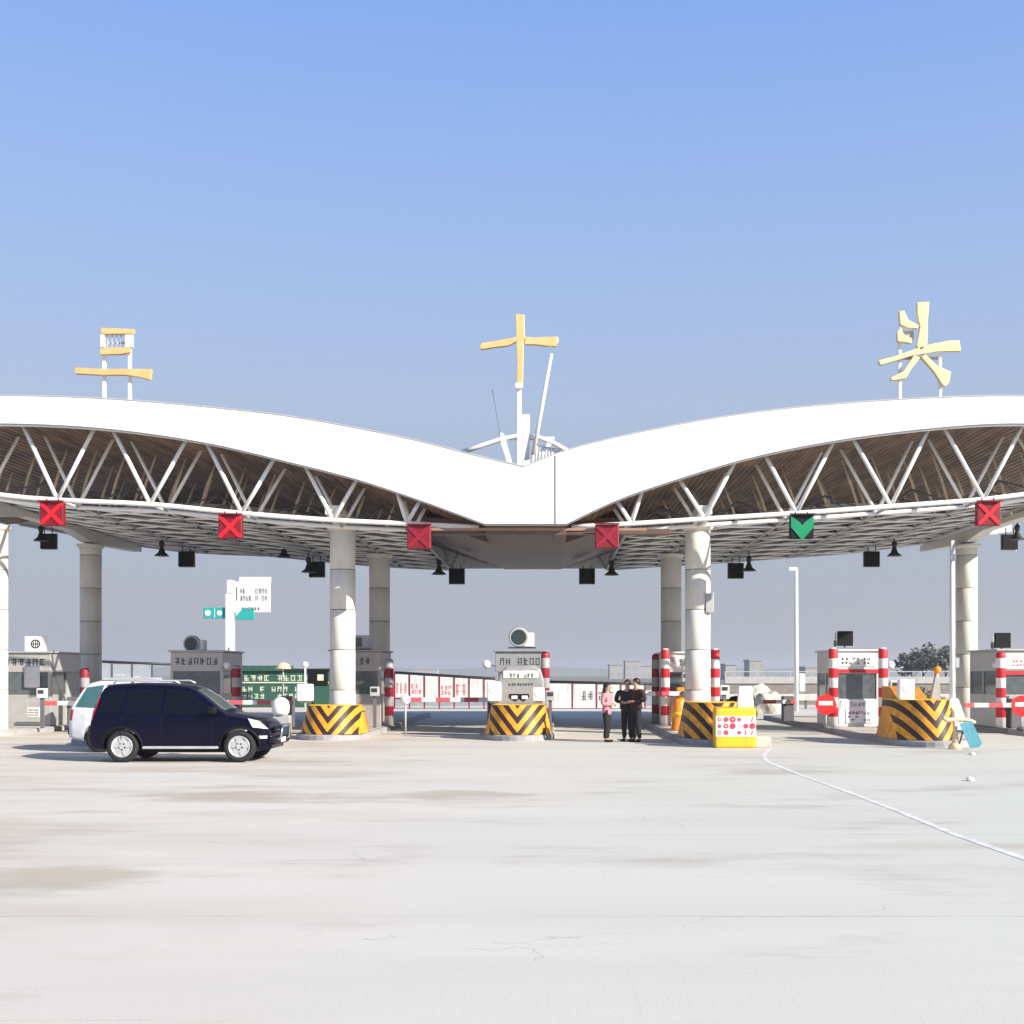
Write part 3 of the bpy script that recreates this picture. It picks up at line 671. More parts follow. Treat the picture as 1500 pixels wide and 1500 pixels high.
b2 = booth(-6.32, 40.2, 1.65, 2.5, mat('pinkish_steel', (0.42, 0.37, 0.35), 0.45, 0.2, dirt=0.2), 'pinkish grey booth half hidden by the sunlit column near the car', seed=4)
b3 = booth(-0.88, 38.0, 1.55, 2.45, mat('light_steel', (0.36, 0.36, 0.36), 0.4, 0.3, dirt=0.15), 'grey booth with dark lettering on the middle island', seed=5)
b4 = booth(4.6, 41.0, 1.6, 2.45, booth_white, 'pale booth hidden behind the sunlit column and orange barrel', seed=6)
b5 = booth(9.98, 39.8, 1.45, 2.5, booth_white, 'white booth between two red and white bollards, red round sign beside it', seed=7, win=(0.36, 0.69))
b6 = booth(15.2, 39.0, 1.9, 2.5, steel, 'grey booth at the right edge with a black screen on its roof', seed=8)
# middle booth: rounded grey machine shield in front
t = empty('ticket_machine', (-0.86, 36.4, 0.16), 'rounded grey ticket machine between the chevron block and the middle booth', 'ticket machine')
prof = [(-0.74, 0.0), (-0.74, 0.9), (-0.70, 1.35), (-0.58, 1.7), (-0.40, 1.92), (0.35, 1.98), (0.62, 1.85), (0.72, 1.5), (0.74, 0.9), (0.74, 0)]
o = MB().prism(prof, -0.35, 0.35).build('body', mat('machine_grey', (0.38, 0.38, 0.38), 0.35, 0.3, dirt=0.1), t); bv = o.modifiers.new('bevel', 'BEVEL'); bv.width = 0.06; bv.segments = 3
MB().box(-0.48, 0.55, -0.375, -0.352, 1.58, 1.8, 0.008).build('screen', booth_white, t)
mb = MB(); marks(mb, -0.30, 0.45, 1.60, 1.76, -0.376, 1, 7, 0.8, seed=21); marks(mb, -0.32, 0.42, 1.36, 1.46, -0.352, 1, 9, 0.8, seed=22); mb.build('lettering', ink, t)
MB().prism([(-0.30, 1.02), (-0.30, 1.12), (0.28, 1.12), (0.28, 1.02), (0.12, 0.9), (0, 0.98), (-0.12, 0.9)], -0.37, -0.352).build('slot', black, t)
for a in (-0.15, 0.15): MB().box(a - 0.09, a + 0.09, -0.385, -0.371, 0.97, 1.07, 0.01).build('button', white, t)
# booth D posters
mb = MB(); mb.box(-0.52, 0.55, -0.03, -0.013, 0.62, 0.86); o = mb.build('notice', white, b5)
mb = MB(); marks(mb, -0.5, 0.4, 0.66, 0.84, -0.031, 1, 7, 0.8, seed=31); marks(mb, -0.3, 0.45, 0.18, 0.5, -0.031, 3, 6, 0.7, seed=32); mb.build('printed_marks', ink, b5)
MB().box(-0.36, 0.5, -0.03, -0.013, 0.12, 0.58).build('notice', white, b5)
MB().box(-0.72, 0.72, -0.03, -0.013, 1.74, 1.86).build('stripe', red, b5)
mb = MB(); marks(mb, -0.25, 0.2, 0.42, 0.55, -0.031, 1, 5, 0.8, seed=33); mb.build('printed_marks', ink_red, b5)
MB().box(-0.62, 0.60, -0.03, -0.003, 1.95, 2.38).build('notice', white, b5)
mb = MB(); marks(mb, -0.5, 0.45, 2.02, 2.28, -0.031, 2, 8, 0.7, seed=35); mb.build('printed_marks', ink, b5)
MB().box(-0.80, 0.80, -0.03, -0.013, 1.68, 1.8).build('stripe', red, b6)
MB().box(-0.72, 0.80, -0.03, -0.003, 1.86, 2.36).build('notice', white, b6)
mb = MB(); marks(mb, -0.5, 0.2, 1.95, 2.2, -0.031, 2, 6, 0.6, seed=36); mb.build('printed_marks', ink_red, b6)

bol = [(82.5, 124, 40.3, 1.9, 'maroon', 'dull maroon and grey bollard left of the dark car'), (0, 346, 40.6, 2.0, 'maroon', 'maroon and grey bollard beside the white sign post with teal arms'),
       (0, 570, 40.3, 2.2, 'maroon', 'maroon banded bollard right of the pinkish booth'), (0, 798, 38.1, 2.4, 'maroon', 'maroon bollard at the right corner of the middle booth'),
       (0, 961, 42.6, 2.4, 'maroon', 'dark maroon bollard just behind and left of the bright banded one'), (0, 974.5, 40.6, 2.55, 'bright', 'bright red and white bollard left of the orange barrel'),
       (0, 1047.5, 40.6, 2.55, 'bright', 'bright red and white bollard right of the sunlit column'), (0, 1220.5, 39.3, 2.55, 'bright', 'bright red and white bollard left of the white booth window, behind the red round sign'),
       (0, 1293.5, 39.3, 2.55, 'bright', 'bright red and white bollard right of the white booth window'), (0, 1466, 38.6, 2.4, 'bright', 'bright red and white bollard near the right edge')]
for _, px_, D, h_, st, lb in bol:
    bollard(X(px_, D), D, h_, 0.15 if st == 'bright' else 0.15, lb, bollard_m if st == 'bright' else bollard_dark_m)

# roof equipment
def spotlight(px_, py, D, s, label, ledge=True):
    t = empty('rooftop_spotlight', (X(px_, D), D, H(py, D)), label, 'spotlight', 'round lamps on booth roofs')
    o = MB().lathe([(0.30 * s, 0), (0.33 * s, 0.05), (0.33 * s, 0.18), (0.28 * s, 0.42), (0.1 * s, 0.5)], (0, 0, 0.33 * s), 24, 'y').build('housing', grey_panel, t)
    MB().lathe([(0.25 * s, -0.012), (0.25 * s, -0.002)], (0, 0, 0.33 * s), 24, 'y').build('lens', glass, t)
    MB().box(-0.35 * s, 0.55 * s, -0.05, 0.5, -0.03, 0.0).build('ledge', dark, t)
    MB().box(0.12 * s, 0.5 * s, 0.05, 0.45, 0.0, 0.48 * s, 0.05).build('transformer', white, t)
spotlight(760, 948, 38.3, 0.95, 'round lamp with white transformer on the middle booth roof')
spotlight(280, 955, 41.3, 0.85, 'round dark lamp on the roof of the booth behind the dark car')
def roof_screen(px_, py, D, s, label):
    t = empty('roof_screen', (X(px_, D), D, H(py, D)), label, 'screen', 'black square screens on booth roofs')
    MB().box(-s / 2, s / 2, -0.05, 0.06, 0.02, s, 0.012).build('panel', black, t); MB().tube([(0, 0.08, -0.03), (0, 0.08, s * 0.5)], 0.03, 8).build('stand', dark, t)
    MB().tube([(-s * 0.62, 0, -0.02), (-s * 0.62, 0, s * 0.9)], [0.03, 0.02], 8).build('antenna', grey_panel, t); MB().box(-s * 0.72, -s * 0.55, -0.03, 0.05, 0.0, 0.2, 0.01).build('junction_box', dark, t)
roof_screen(1238, 947, 39.9, 0.50, 'black screen on the roof of the white booth'); roof_screen(1468.5, 950, 39.1, 0.5, 'black screen on the roof of the booth at the right edge')
t = empty('roof_air_conditioner', (X(528, 40.4), 40.4, 2.66), 'grey air conditioner box on the pinkish booth roof', 'air conditioner')
MB().box(-0.27, 0.3, 0, 0.35, 0.03, 0.48, 0.02).build('housing', grey_panel, t); MB().box(-0.2, 0.05, -0.012, -0.001, 0.1, 0.4).build('grille', grey_dark, t); MB().box(-0.3, 0.32, -0.02, 0.36, 0, 0.028).build('foot', dark, t)

for (bo, side, lb_) in ((b3, -1, None), (b5, 1, None), (b6, -1, None), (b1, 1, None)):
    w_ = 0.78 if bo is b3 else 0.8
    MB().tube([(side * w_, 0.1, 1.95), (side * (w_ + 0.22), -0.12, 2.0)], 0.015, 6).build('mirror_arm', dark, bo)
    MB().lathe([(0.02, -0.02), (0.13, 0.0), (0.12, 0.03)], (side * (w_ + 0.26), -0.16, 2.0), 16, 'y').build('mirror', white, bo)
for bo, a0 in ((b0, 0.4), (b1, -0.3), (b2, 0.1), (b4, -0.35)):
    MB().box(a0 - 0.2, a0 + 0.2, -0.02, -0.003, 0.3, 0.62).build('notice', booth_white, bo)
    mb = MB(); marks(mb, a0 - 0.17, a0 + 0.17, 0.34, 0.58, -0.021, 3, 5, 0.6, 0.003, seed=int(a0 * 10) + 70); mb.build('printed_marks', ink, bo)
for bo in (b0, b1, b2, b3, b4, b5, b6):   # conduit down the front corner and junction box
    MB().tube([(-0.62, -0.03, 0.05), (-0.62, -0.03, 1.02)], 0.018, 6).build('conduit', grey_dark, bo)
    MB().box(-0.70, -0.54, -0.07, -0.014, 0.55, 0.78, 0.008).build('junction_box', grey_panel, bo)
MB().box(-0.78, -0.35, -0.03, -0.003, 2.05, 2.35).build('notice', booth_white, b4)
mb = MB(); marks(mb, -0.74, -0.4, 2.1, 2.3, -0.031, 2, 4, 0.7, 0.003, seed=88); mb.build('printed_marks', ink, b4)
def card_reader(px_, D, h_, label, m=grey_panel):
    t = empty('card_reader', (X(px_, D), D, 0.166), label, 'card reader', 'card reader posts beside the booths')
    MB().box(-0.05, 0.05, -0.05, 0.05, 0, h_ - 0.3).build('post', grey_dark, t); MB().box(-0.14, 0.14, -0.12, 0.1, h_ - 0.3, h_, 0.02).build('head', m, t)
    MB().box(-0.09, 0.09, -0.13, -0.121, h_ - 0.17, h_ - 0.05).build('screen', glass, t)
card_reader(1061, 38.4, 1.35, 'pale card reader post right of the sunlit column by the poster block', booth_white)
card_reader(1005, 39.5, 1.75, 'card reader post between the banded bollard and the sunlit column', grey_panel)
card_reader(806, 37.3, 1.2, 'low card reader post right of the middle booth', grey_panel)
card_reader(1310, 36.5, 1.5, 'card reader post right of the white booth', booth_white)
card_reader(549, 38.8, 1.3, 'card reader post in front of the pinkish booth', grey_panel)
card_reader(62, 38.5, 1.25, 'card reader post in front of the left steel booth', booth_white)
# ------------------------------------------------------------------ signs
D = 40.3
t = empty('emblem_sign', (X(52.5, D), D, 2.3), 'white board with round black emblem above the left steel booth', 'sign')
MB().box(-0.36, 0.36, -0.02, 0.02, 0.26, 0.8, 0.01).build('board', white, t); MB().tube([(0, 0.03, 0), (0, 0.03, 0.5)], 0.03).build('post', grey_dark, t)
mb = MB()
for i in range(20):
    a, b_ = 2 * math.pi * i / 20, 2 * math.pi * (i + 1) / 20
    mb.add([(0.16 * math.cos(a), -0.026, 0.55 + 0.15 * math.sin(a)), (0.16 * math.cos(b_), -0.026, 0.55 + 0.15 * math.sin(b_)), (0.12 * math.cos(b_), -0.026, 0.55 + 0.11 * math.sin(b_)), (0.12 * math.cos(a), -0.026, 0.55 + 0.11 * math.sin(a))], [(0, 1, 2, 3)])
mb.box(-0.12, 0.12, -0.028, -0.022, 0.535, 0.56); mb.box(-0.012, 0.012, -0.029, -0.021, 0.4, 0.68); mb.box(-0.08, -0.055, -0.028, -0.022, 0.46, 0.64); mb.box(0.05, 0.075, -0.028, -0.022, 0.46, 0.64)
mb.build('emblem', ink, t)

D = 66.0; q_ = D / F          # metres per photo pixel at the post
t = empty('direction_post', (X(337, D), D, 0.0), 'tall white sign post with teal arms and a white timetable board on top', 'sign post')
MB().box(-6 * q_, 6 * q_, -0.2, 0.2, 0.0, H(870, D), 0.04).build('post', white, t)
MB().box(-4 * q_, 6 * q_, -0.16, 0.16, H(869, D), H(850, D), 0.03).build('post_head', white, t)
MB().box(6 * q_, 59 * q_, -0.05, 0.08, H(897, D), H(852, D), 0.02).build('board', white, t)
MB().box(13 * q_, 59 * q_, 0.09, 0.2, H(853, D), H(845, D), 0.01).build('board_cap', white, t)
mb = MB(); marks(mb, 15 * q_, 56 * q_, H(880, D), H(859, D), -0.051, 2, 9, 0.75, 0.01, seed=41); marks(mb, 18 * q_, 55 * q_, H(894, D), H(887, D), -0.051, 1, 8, 0.7, 0.01, seed=42); mb.box(9 * q_, 11 * q_, -0.06, -0.051, H(880, D), H(860, D)); mb.build('lettering', grey_dark, t)
MB().box(-39 * q_, -6.1 * q_, -0.06, 0.06, H(906, D), H(890, D), 0.03).build('arm', teal, t); MB().box(9 * q_, 36 * q_, -0.06, 0.06, H(908, D), H(891, D), 0.03).build('arm', teal, t)
mb = MB()
for a, r_ in ((-32, 4.2), (-15, 3.8)): mb.lathe([(r_ * q_, -0.075), (r_ * q_, -0.061)], (a * q_, 0, H(898, D)), 16, 'y')
mb.box(-22.6 * q_, -21.8 * q_, -0.075, -0.061, H(905, D), H(891, D)); mb.build('symbol', white, t)
MB().prism([(9.5 * q_, H(902, D)), (18 * q_, H(892, D)), (16 * q_, H(892, D)), (9.5 * q_, H(893, D))], -0.075, -0.061).build('arrow', white, t)
MB().box(-0.03, 0.03, -0.23, -0.201, 2.2, 3.3).build('cable_duct', grey_dark, t)

def no_entry(px_, py, D, r_, label):
    t = empty('no_entry_sign', (X(px_, D), D, 0.16), label, 'road sign', 'round red signs with a white bar'); z = H(py, D) - 0.16
    n = 8 if r_ > 0.33 else 24
    MB().lathe([(r_, -0.02), (r_, 0.02)], (0, 0, z), n, 'y', False).build('disc', mat('sign_red', (0.75, 0.02, 0.02), 0.4), t)
    MB().box(-r_ * 0.68, r_ * 0.62, -0.027, -0.021, z - 0.02, z + 0.11).build('bar', white, t); MB().tube([(0, 0.05, 0), (0, 0.05, z)], 0.035).build('post', grey_panel, t)
    MB().lathe([(0.17, 0), (0.17, 0.04), (0.08, 0.1)], n=16).build('foot', grey_dark, t)
no_entry(1210, 1032, 38.6, 0.34, 'red round sign with white bar left of the white booth'); no_entry(1497, 1034, 37.4, 0.32, 'red round sign with white bar cut by the right edge')

# ------------------------------------------------------------------ boom barriers
def boom(px0, px1, py, D, label, m=boom_m, cab=True, sag=0.0):
    xa, xb = X(px0, D), X(px1, D); z = H(py, D)
    t = empty('boom_barrier', (xb, D, 0.16), label, 'barrier', 'boom barriers across the lanes')
    MB().box(xa - xb, 0.25, -0.035, 0.035, z - 0.16 - 0.07, z - 0.16 + 0.07, 0.012).build('arm', m, t)
    MB().box(-0.18, 0.22, 0.04, 0.46, 0, z - 0.16 + 0.2, 0.03).build('cabinet', orange if cab == 'o' else grey_dark, t)
    MB().lathe([(0.09, -0.06), (0.09, 0.06)], (0, 0, z - 0.16), 16, 'y').build('hub', chrome, t)
boom(330, 418, 1029, 39.2, 'red and white boom barrier behind the dark car bonnet')
boom(592, 722, 1025, 38.8, 'red and white boom barrier left of the middle booth')
boom(942, 1000, 1016, 40.2, 'short white boom arm left of the orange barrel', cab='o')
boom(1105, 1155, 1028, 44.0, 'pale boom arm at the far side of the lane left of the white booth')
boom(1412, 1490, 1033, 38.4, 'thin pale boom arm reaching the right edge')
boom(60, 105, 1030, 39.4, 'short boom arm in front of the left steel booth')

# ------------------------------------------------------------------ small furniture
def white_box(px_, py, D, wd, hh, label, z=None, lens=True):
    x, zb = X(px_, D), H(py, D) if z is None else z
    t = empty('warning_lamp', (x, D, zb), label, 'warning lamp', 'white warning lamp boxes on the island noses')
    MB().box(-wd / 2, wd / 2, -0.12, 0.14, 0.05, hh, 0.05).build('housing', white, t)
    MB().box(-wd * 0.3, wd * 0.3, -0.08, 0.10, 0, 0.051).build('foot', grey_dark, t)
    MB().lathe([(wd * 0.3, -0.135), (wd * 0.3, -0.121)], (0, 0, hh * 0.62), 18, 'y').build('lens', mat('pale_lens', (0.75, 0.76, 0.78), 0.2), t)
zc = 1.026
white_box(447, 0, 35.3, 0.46, 0.55, 'white lamp box on top of the chevron block beside the car', z=1.03)
white_box(724, 0, 35.3, 0.40, 0.62, 'white lamp box on the left of the middle chevron block', z=1.03)
white_box(789, 0, 35.3, 0.36, 0.45, 'white lamp box on the right of the middle chevron block', z=1.03)
white_box(1327, 0, 32.6, 0.42, 0.6, 'white lamp box on the left of the chevron block below the flagpole', z=1.12)
t = empty('orange_barrel', (X(995, 37.0), 37.0, 0.164), 'bright orange traffic barrel left of the sunlit column', 'traffic barrel')
MB().lathe([(0.27, 0), (0.27, 0.05), (0.24, 0.06), (0.225, 0.5), (0.20, 0.85), (0.16, 0.93), (0.05, 0.96)], n=24).build('body', orange, t); MB().lathe([(0.232, 0.42), (0.224, 0.56)], n=24).build('reflective_band', yellow, t)

# yellow poster block
D = 30.9
t = empty('poster_block', (X(1078, D), D, 0.0), 'yellow plastic block with red printed white panel on the island nose', 'barrier block')
w2 = 30 / F * D
MB().box(-w2, w2, 0, 0.55, 0.0, 1.0, 0.05).build('block', yellow, t)
MB().box(-w2 + 0.01, w2 - 0.02, -0.015, 0.01, H(1079, D), H(1049, D), 0.004).build('panel', white, t)
mb = MB(); z0, z1 = H(1079, D), H(1049, D)
for r_ in range(3):
    for c in range(6):
        if (r_ * 6 + c) in (9, 2, 16): continue
        cx_, cz_ = -w2 + 0.1 + c * 0.165, z0 + 0.1 + r_ * 0.165; rr_ = 0.05 + 0.015 * ((c * 7 + r_ * 3) % 3)
        if c > 3 and r_ != 1: mb.prism([(cx_ - 0.03, cz_ - 0.06), (cx_, cz_ - 0.06), (cx_ + 0.02, cz_ + 0.06), (cx_ - 0.01, cz_ + 0.06)], -0.02, -0.0155)
        else: mb.lathe([(rr_, -0.02), (rr_, -0.0155)], (cx_, 0, cz_), 14, 'y', False); 
mb.build('print', ink_red, t)
mb = MB()
for r_ in range(3):
    for c in range(4):
        if (r_ + c) % 2: continue
        mb.lathe([(0.022, -0.024), (0.022, -0.0205)], (-w2 + 0.1 + c * 0.165, 0, z0 + 0.1 + r_ * 0.165), 10, 'y', False)
mb.build('print_dot', white, t)
MB().box(-w2 - 0.0, -w2 + 0.45, 0.06, 0.4, 1.0, 1.03, 0.01).build('lid', orange, t)
t = empty('warning_lamp', (X(1091, D + 0.3), D + 0.3, 1.0), 'tall white lamp box standing on the yellow poster block', 'warning lamp', 'white warning lamp boxes on the island noses')
MB().prism([(-0.19, 0.0), (0.22, 0), (0.17, 0.55), (-0.15, 0.55)], -0.1, 0.1).build('housing', white, t)
MB().box(-0.22, 0.25, -0.12, 0.12, 0.0, 0.02).build('foot', yellow, t)
MB().box(0.52, 0.9, 0.1, 0.5, 0, 0.28, 0.02).build('kerb_stone', concrete).location = (X(1078, D), D, 0)
tag(bpy.data.objects['kerb_stone'], 'small pale kerb stone beside the yellow poster block', 'kerb stone')

# flagpole, lamp post, beacon, leaning board, hydrant stand
D = 37.6
t = empty('tall_white_pole', (X(1395, D), D, 0.16), 'tall slim white pole in front of the rear grey column', 'pole')
MB().tube([(0, 0, 0), (0, 0, H(792, D) - 0.16)], [0.09, 0.07], 14).build('shaft', white, t); MB().prism([(-0.25, 0), (0.42, 0), (0.30, 0.45), (0.12, 0.95), (-0.12, 0.95)], -0.2, 0.2).build('plinth', white, t)
MB().box(0.08, 0.2, -0.05, 0.05, 1.9, 2.2, 0.01).build('junction_box', grey_panel, t)
D = 62.0
t = empty('street_lamp', (X(1166.5, D), D, 0), 'white street lamp with a short arm behind the lanes, left of the white booth', 'street lamp')
MB().tube([(0, 0, 0), (0, 0, H(834, D))], [0.12, 0.08], 12).build('pole', white, t); MB().box(-0.38, 0.05, -0.06, 0.06, H(836, D), H(831, D), 0.02).build('lamp_head', white, t)
MB().box(0.14, 0.42, -0.1, 0.1, 1.0, 1.9, 0.02).build('switch_box', white, t)
D = 33.6
t = empty('orange_beacon', (X(1373, D), D, 1.1), 'grey stand topped by a round orange beacon, left of the tall pole', 'beacon')
MB().prism([(-0.20, 0), (0.08, 0), (0.04, 0.62), (-0.06, 0.72)], -0.08, 0.08).build('stand', steel, t); MB().tube([(0.0, 0, 0.6), (0, 0, 0.78)], 0.03).build('neck', white, t)
MB().lathe([(0.02, 0.76), (0.09, 0.80), (0.11, 0.87), (0.09, 0.94), (0.02, 0.98)], n=18).build('lamp', orange, t)
D = 30.4
t = empty('beige_standpipe', (X(1399, D), D, 0.0), 'beige standpipe with side arms at the nose of the right island', 'standpipe')
MB().tube([(0, 0, 0.0), (0.01, 0, 0.45), (-0.02, 0, 0.93), (-0.1, 0, 1.0)], [0.10, 0.055, 0.07, 0.05], 12).build('pipe', beige, t)
MB().tube([(-0.33, -0.05, 0.78), (-0.2, -0.02, 0.72), (0.05, 0, 0.74), (0.35, 0, 0.72), (0.5, 0, 0.66)], [0.05, 0.06, 0.07, 0.05, 0.04], 10).build('arm', beige, t)
MB().lathe([(0.16, 0), (0.15, 0.1), (0.08, 0.16)], n=16).build('flange', beige, t)
D = 30.2
t = empty('leaning_board', (X(1421, D), D, 0.0), 'pale blue board leaning outward beside the beige standpipe', 'board')
MB().add([(-0.26, 0, 0.64), (0.04, 0, 0.72), (0.30, 0, 0.15), (0.22, 0.02, 0.06), (0.02, 0.02, 0.04), (-0.26, 0.03, 0.64), (0.04, 0.03, 0.72), (0.30, 0.03, 0.15), (0.22, 0.05, 0.06), (0.02, 0.05, 0.04)],
    [(0, 1, 2, 3, 4), (9, 8, 7, 6, 5), (0, 5, 6, 1), (1, 6, 7, 2), (2, 7, 8, 3), (3, 8, 9, 4), (4, 9, 5, 0)]).build('sheet', blue_sheet, t)
MB().tube([(-0.2, 0.3, 0), (-0.1, 0.05, 0.66)], 0.018).build('prop', dark, t)
for px_, py, lb in ((1424, 1106, 'small white stone on the ground below the pale blue board'), (1421, 1144, 'small white stone lying alone on the plaza')):
    x, y = G(px_, py); o = MB().lathe([(0.05, 0.0), (0.1, 0.02), (0.09, 0.06), (0.03, 0.09)], n=9).build('white_stone', white); o.location = (x, y, 0.0); o.scale = (0.75, 0.7, 0.8); tag(o, lb, 'stone', 'white stones on the ground')
# black camera box on pole near column A
D = 39.5
t = empty('camera_box', (X(466, D), D, 0.16), 'black camera box on a slim post left of the sunlit column near the car', 'camera')
MB().box(-0.32, 0.30, -0.12, 0.12, H(1005, D) - 0.16, H(981, D) - 0.16, 0.02).build('housing', black, t); MB().tube([(-0.15, 0, 0), (-0.15, 0, 1.5)], 0.04).build('post', dark, t)
MB().box(0.0, 0.2, -0.13, -0.121, H(997, D) - 0.16, H(988, D) - 0.16).build('label_plate', cream, t)
# dome on a cabinet in place of a white-hatted person, between car and block
D = 37.0
t = empty('white_dome_standin', (X(411, D), D, 0.0), 'white dome on a grey cabinet, in place of a white-hatted person, in front of the car bonnet', 'beacon')
MB().box(-0.2, 0.3, -0.15, 0.2, 0, 0.62, 0.03).build('cabinet', grey_panel, t); MB().lathe([(0.2, 0.62), (0.26, 0.72), (0.27, 0.9), (0.24, 1.04), (0.14, 1.14), (0.02, 1.17)], n=20).build('dome', white, t)
for px_, py, D, lb in ((594, 1025, 37.8, 'white round reflector at the tip of the boom left of the middle booth'), ):
    t = empty('round_reflector', (X(px_, D), D, 0.0), lb, 'reflector'); z = H(py, D)
    MB().lathe([(0.02, -0.08), (0.13, -0.05), (0.16, 0), (0.13, 0.05), (0.02, 0.08)], (0, 0, z), 18, 'y').build('disc', white, t); MB().tube([(0, 0, 0), (0, 0, z - 0.1)], 0.03).build('post', grey_panel, t)

# ------------------------------------------------------------------ hoardings, kiosk, wall behind
fence_white = mat('fence_white', (0.66, 0.65, 0.63), 0.55, var=0.15, scale=1.5, dirt=0.4)
def hoarding(px0, px1, D, h0, h1, zb, label, pitch=0.8, pm=fence_white, railm=dark, seed=1, postm=maroon, group='panel fences behind the lanes', art=(ink_red,)):
    xa, xb = X(px0, D), X(px1, D); t = empty('panel_fence', (xa, D, 0), label, 'fence', group)
    n = int((xb - xa) / pitch); rd = random.Random(seed); pan = MB(); post = MB(); arts = [MB() for _ in art]
    for i in range(n):
        u0, u1 = i * pitch, (i + 1) * pitch; zt = h0 + (h1 - h0) * (i / n) - 0.1
        pan.box(u0 + 0.05, u1 - 0.05, -0.015, 0.015, zb, zt)
        if rd.random() < 0.75:
            k = rd.randrange(len(art)); marks(arts[k], u0 + 0.1, u1 - 0.1, zb + (zt - zb) * rd.uniform(0.05, 0.4), zb + (zt - zb) * rd.uniform(0.6, 0.9), -0.016, rd.choice((1, 2)), rd.choice((1, 2, 3)), 0.8, seed=seed * 50 + i)
    for i in range(n + 1):
        zt = h0 + (h1 - h0) * (i / n); post.box(i * pitch - 0.035, i * pitch + 0.035, -0.04, 0.04, 0, zt - 0.03)
    pan.build('panels', pm, t); post.build('posts', postm, t)
    for a, m_ in zip(arts, art):
        if a.v: a.build('printed_marks', m_, t)
    MB().tube([(0, 0, h0), ((xb - xa) * 0.5, 0, (h0 + h1) / 2), (xb - xa, 0, h1)], 0.07, 8).build('top_rail', railm, t)
    MB().box(0, xb - xa, -0.02, 0.02, zb - 0.1, zb - 0.02).build('bottom_rail', postm, t)
hoarding(578, 782, 66.0, 1.96, 1.50, 0.62, 'white panel fence with dark top rail left of the middle booth', seed=3)
hoarding(803, 962, 66.0, 1.46, 1.34, 0.05, 'white printed panel fence with black rail behind the three people', pitch=1.3, seed=4, art=(ink_red, ink))
hoarding(105, 252, 67.0, 2.62, 2.4, 1.1, 'bluish panel fence with dark rail above the white van', pitch=1.1, pm=mat('bluish_board', (0.35, 0.38, 0.42), 0.4), seed=5, art=(cream,), postm=grey_dark)
D = 69
t = empty('green_kiosk', (X(350, D), D, 0), 'low dark green kiosk with rows of pale lettering behind the sign post', 'kiosk')
wk = X(482, D) - X(350, D)
MB().box(0, wk, 0, 2.5, 0, 2.05).build('wall', green, t); MB().box(-0.1, wk * 0.5, -0.2, 2.6, 2.05, 2.35).build('roof', green, t); MB().box(wk * 0.5, wk + 0.1, -0.15, 2.6, 2.05, 2.18).build('roof', dark, t)
mb = MB(); marks(mb, 0.3, wk - 0.3, 1.5, 1.9, -0.002, 1, 12, 0.8, 0.01, 51); marks(mb, 0.2, wk * 0.75, 0.5, 1.3, -0.002, 2, 11, 0.7, 0.01, 52); mb.build('lettering', cream, t)
MB().box(0, wk, -0.06, 0, 1.36, 1.43).build('ledge', cream, t)
for px_, D_, lb in ((415, 67, 'small orange parasol above the green kiosk'), ):
    t = empty('parasol', (X(px_, D_), D_, 0), lb, 'parasol'); MB().lathe([(0.42, 2.15), (0.44, 2.18), (0.3, 2.42), (0.03, 2.52)], n=12).build('shade', beige, t); MB().tube([(0, 0, 0), (0, 0, 2.3)], 0.03).build('pole', white, t)
t = empty('globe_lamp', (X(447, 66), 66, 0), 'small white globe lamp post beside the green kiosk', 'lamp')
MB().tube([(0, 0, 0), (0, 0, 2.25)], 0.05).build('post', white, t); MB().lathe([(0.03, 2.22), (0.16, 2.3), (0.18, 2.38), (0.13, 2.5), (0.02, 2.54)], n=16).build('globe', white, t)
# long low wall on the right
D = 75
xa, xb = X(1062, D), X(1640, D)
t = empty('boundary_wall', (xa, D, 0), 'long low concrete wall with pale coping beyond the right hand lanes', 'wall')
MB().box(0, xb - xa, 0, 0.4, 0, 1.3).build('wall_face', mat('grey_brown_wall', (0.22, 0.20, 0.18), 0.8, var=0.25, dirt=0.3), t)
MB().box(0, xb - xa, -0.08, 0.5, 1.3, 1.72).build('coping', mat('pale_coping', (0.40, 0.39, 0.385), 0.7, dirt=0.2), t)
mb = MB()
for i in range(int((xb - xa) / 2)): mb.box(i * 2.0, i * 2.0 + 0.05, 0.15, 0.2, 1.72, 2.0)
mb.box(0, xb - xa, 0.14, 0.21, 2.0, 2.05); mb.build('handrail', mat('rail_grey', (0.4, 0.4, 0.42), 0.5), t)
D = 66
t = empty('guard_rail', (X(1062, D), D, 0), 'pale steel guard rail in front of the low wall at the right', 'guard rail')
ln_ = X(1560, D) - X(1062, D)
MB().box(0, ln_, -0.04, 0.04, 0.45, 0.8, 0.02).build('rail', mat('rail_pale', (0.55, 0.53, 0.5), 0.5, dirt=0.3), t)
mb = MB()
for i in range(int(ln_ / 2)): mb.box(i * 2 + 0.3, i * 2 + 0.42, 0.05, 0.17, 0, 0.85)
mb.build('posts', grey_dark, t)
# low blue-grey block imitating the shaded ground band behind left lanes
D = 72
t = empty('boundary_wall', (X(-40, D), D, 0), 'low blue grey block imitating shaded ground far behind the left and middle lanes', 'wall')
ln_ = X(955, D) - X(-40, D)
MB().box(0, ln_, 0, 0.4, 0, 0.85).build('wall_face', mat('bluegrey_shade_band', (0.26, 0.29, 0.33), 0.7, var=0.2, dirt=0.25), t); MB().box(0, ln_, -0.06, 0.46, 0.85, 0.95).build('coping', mat('pale_coping', (0.5, 0.5, 0.5), 0.7), t)

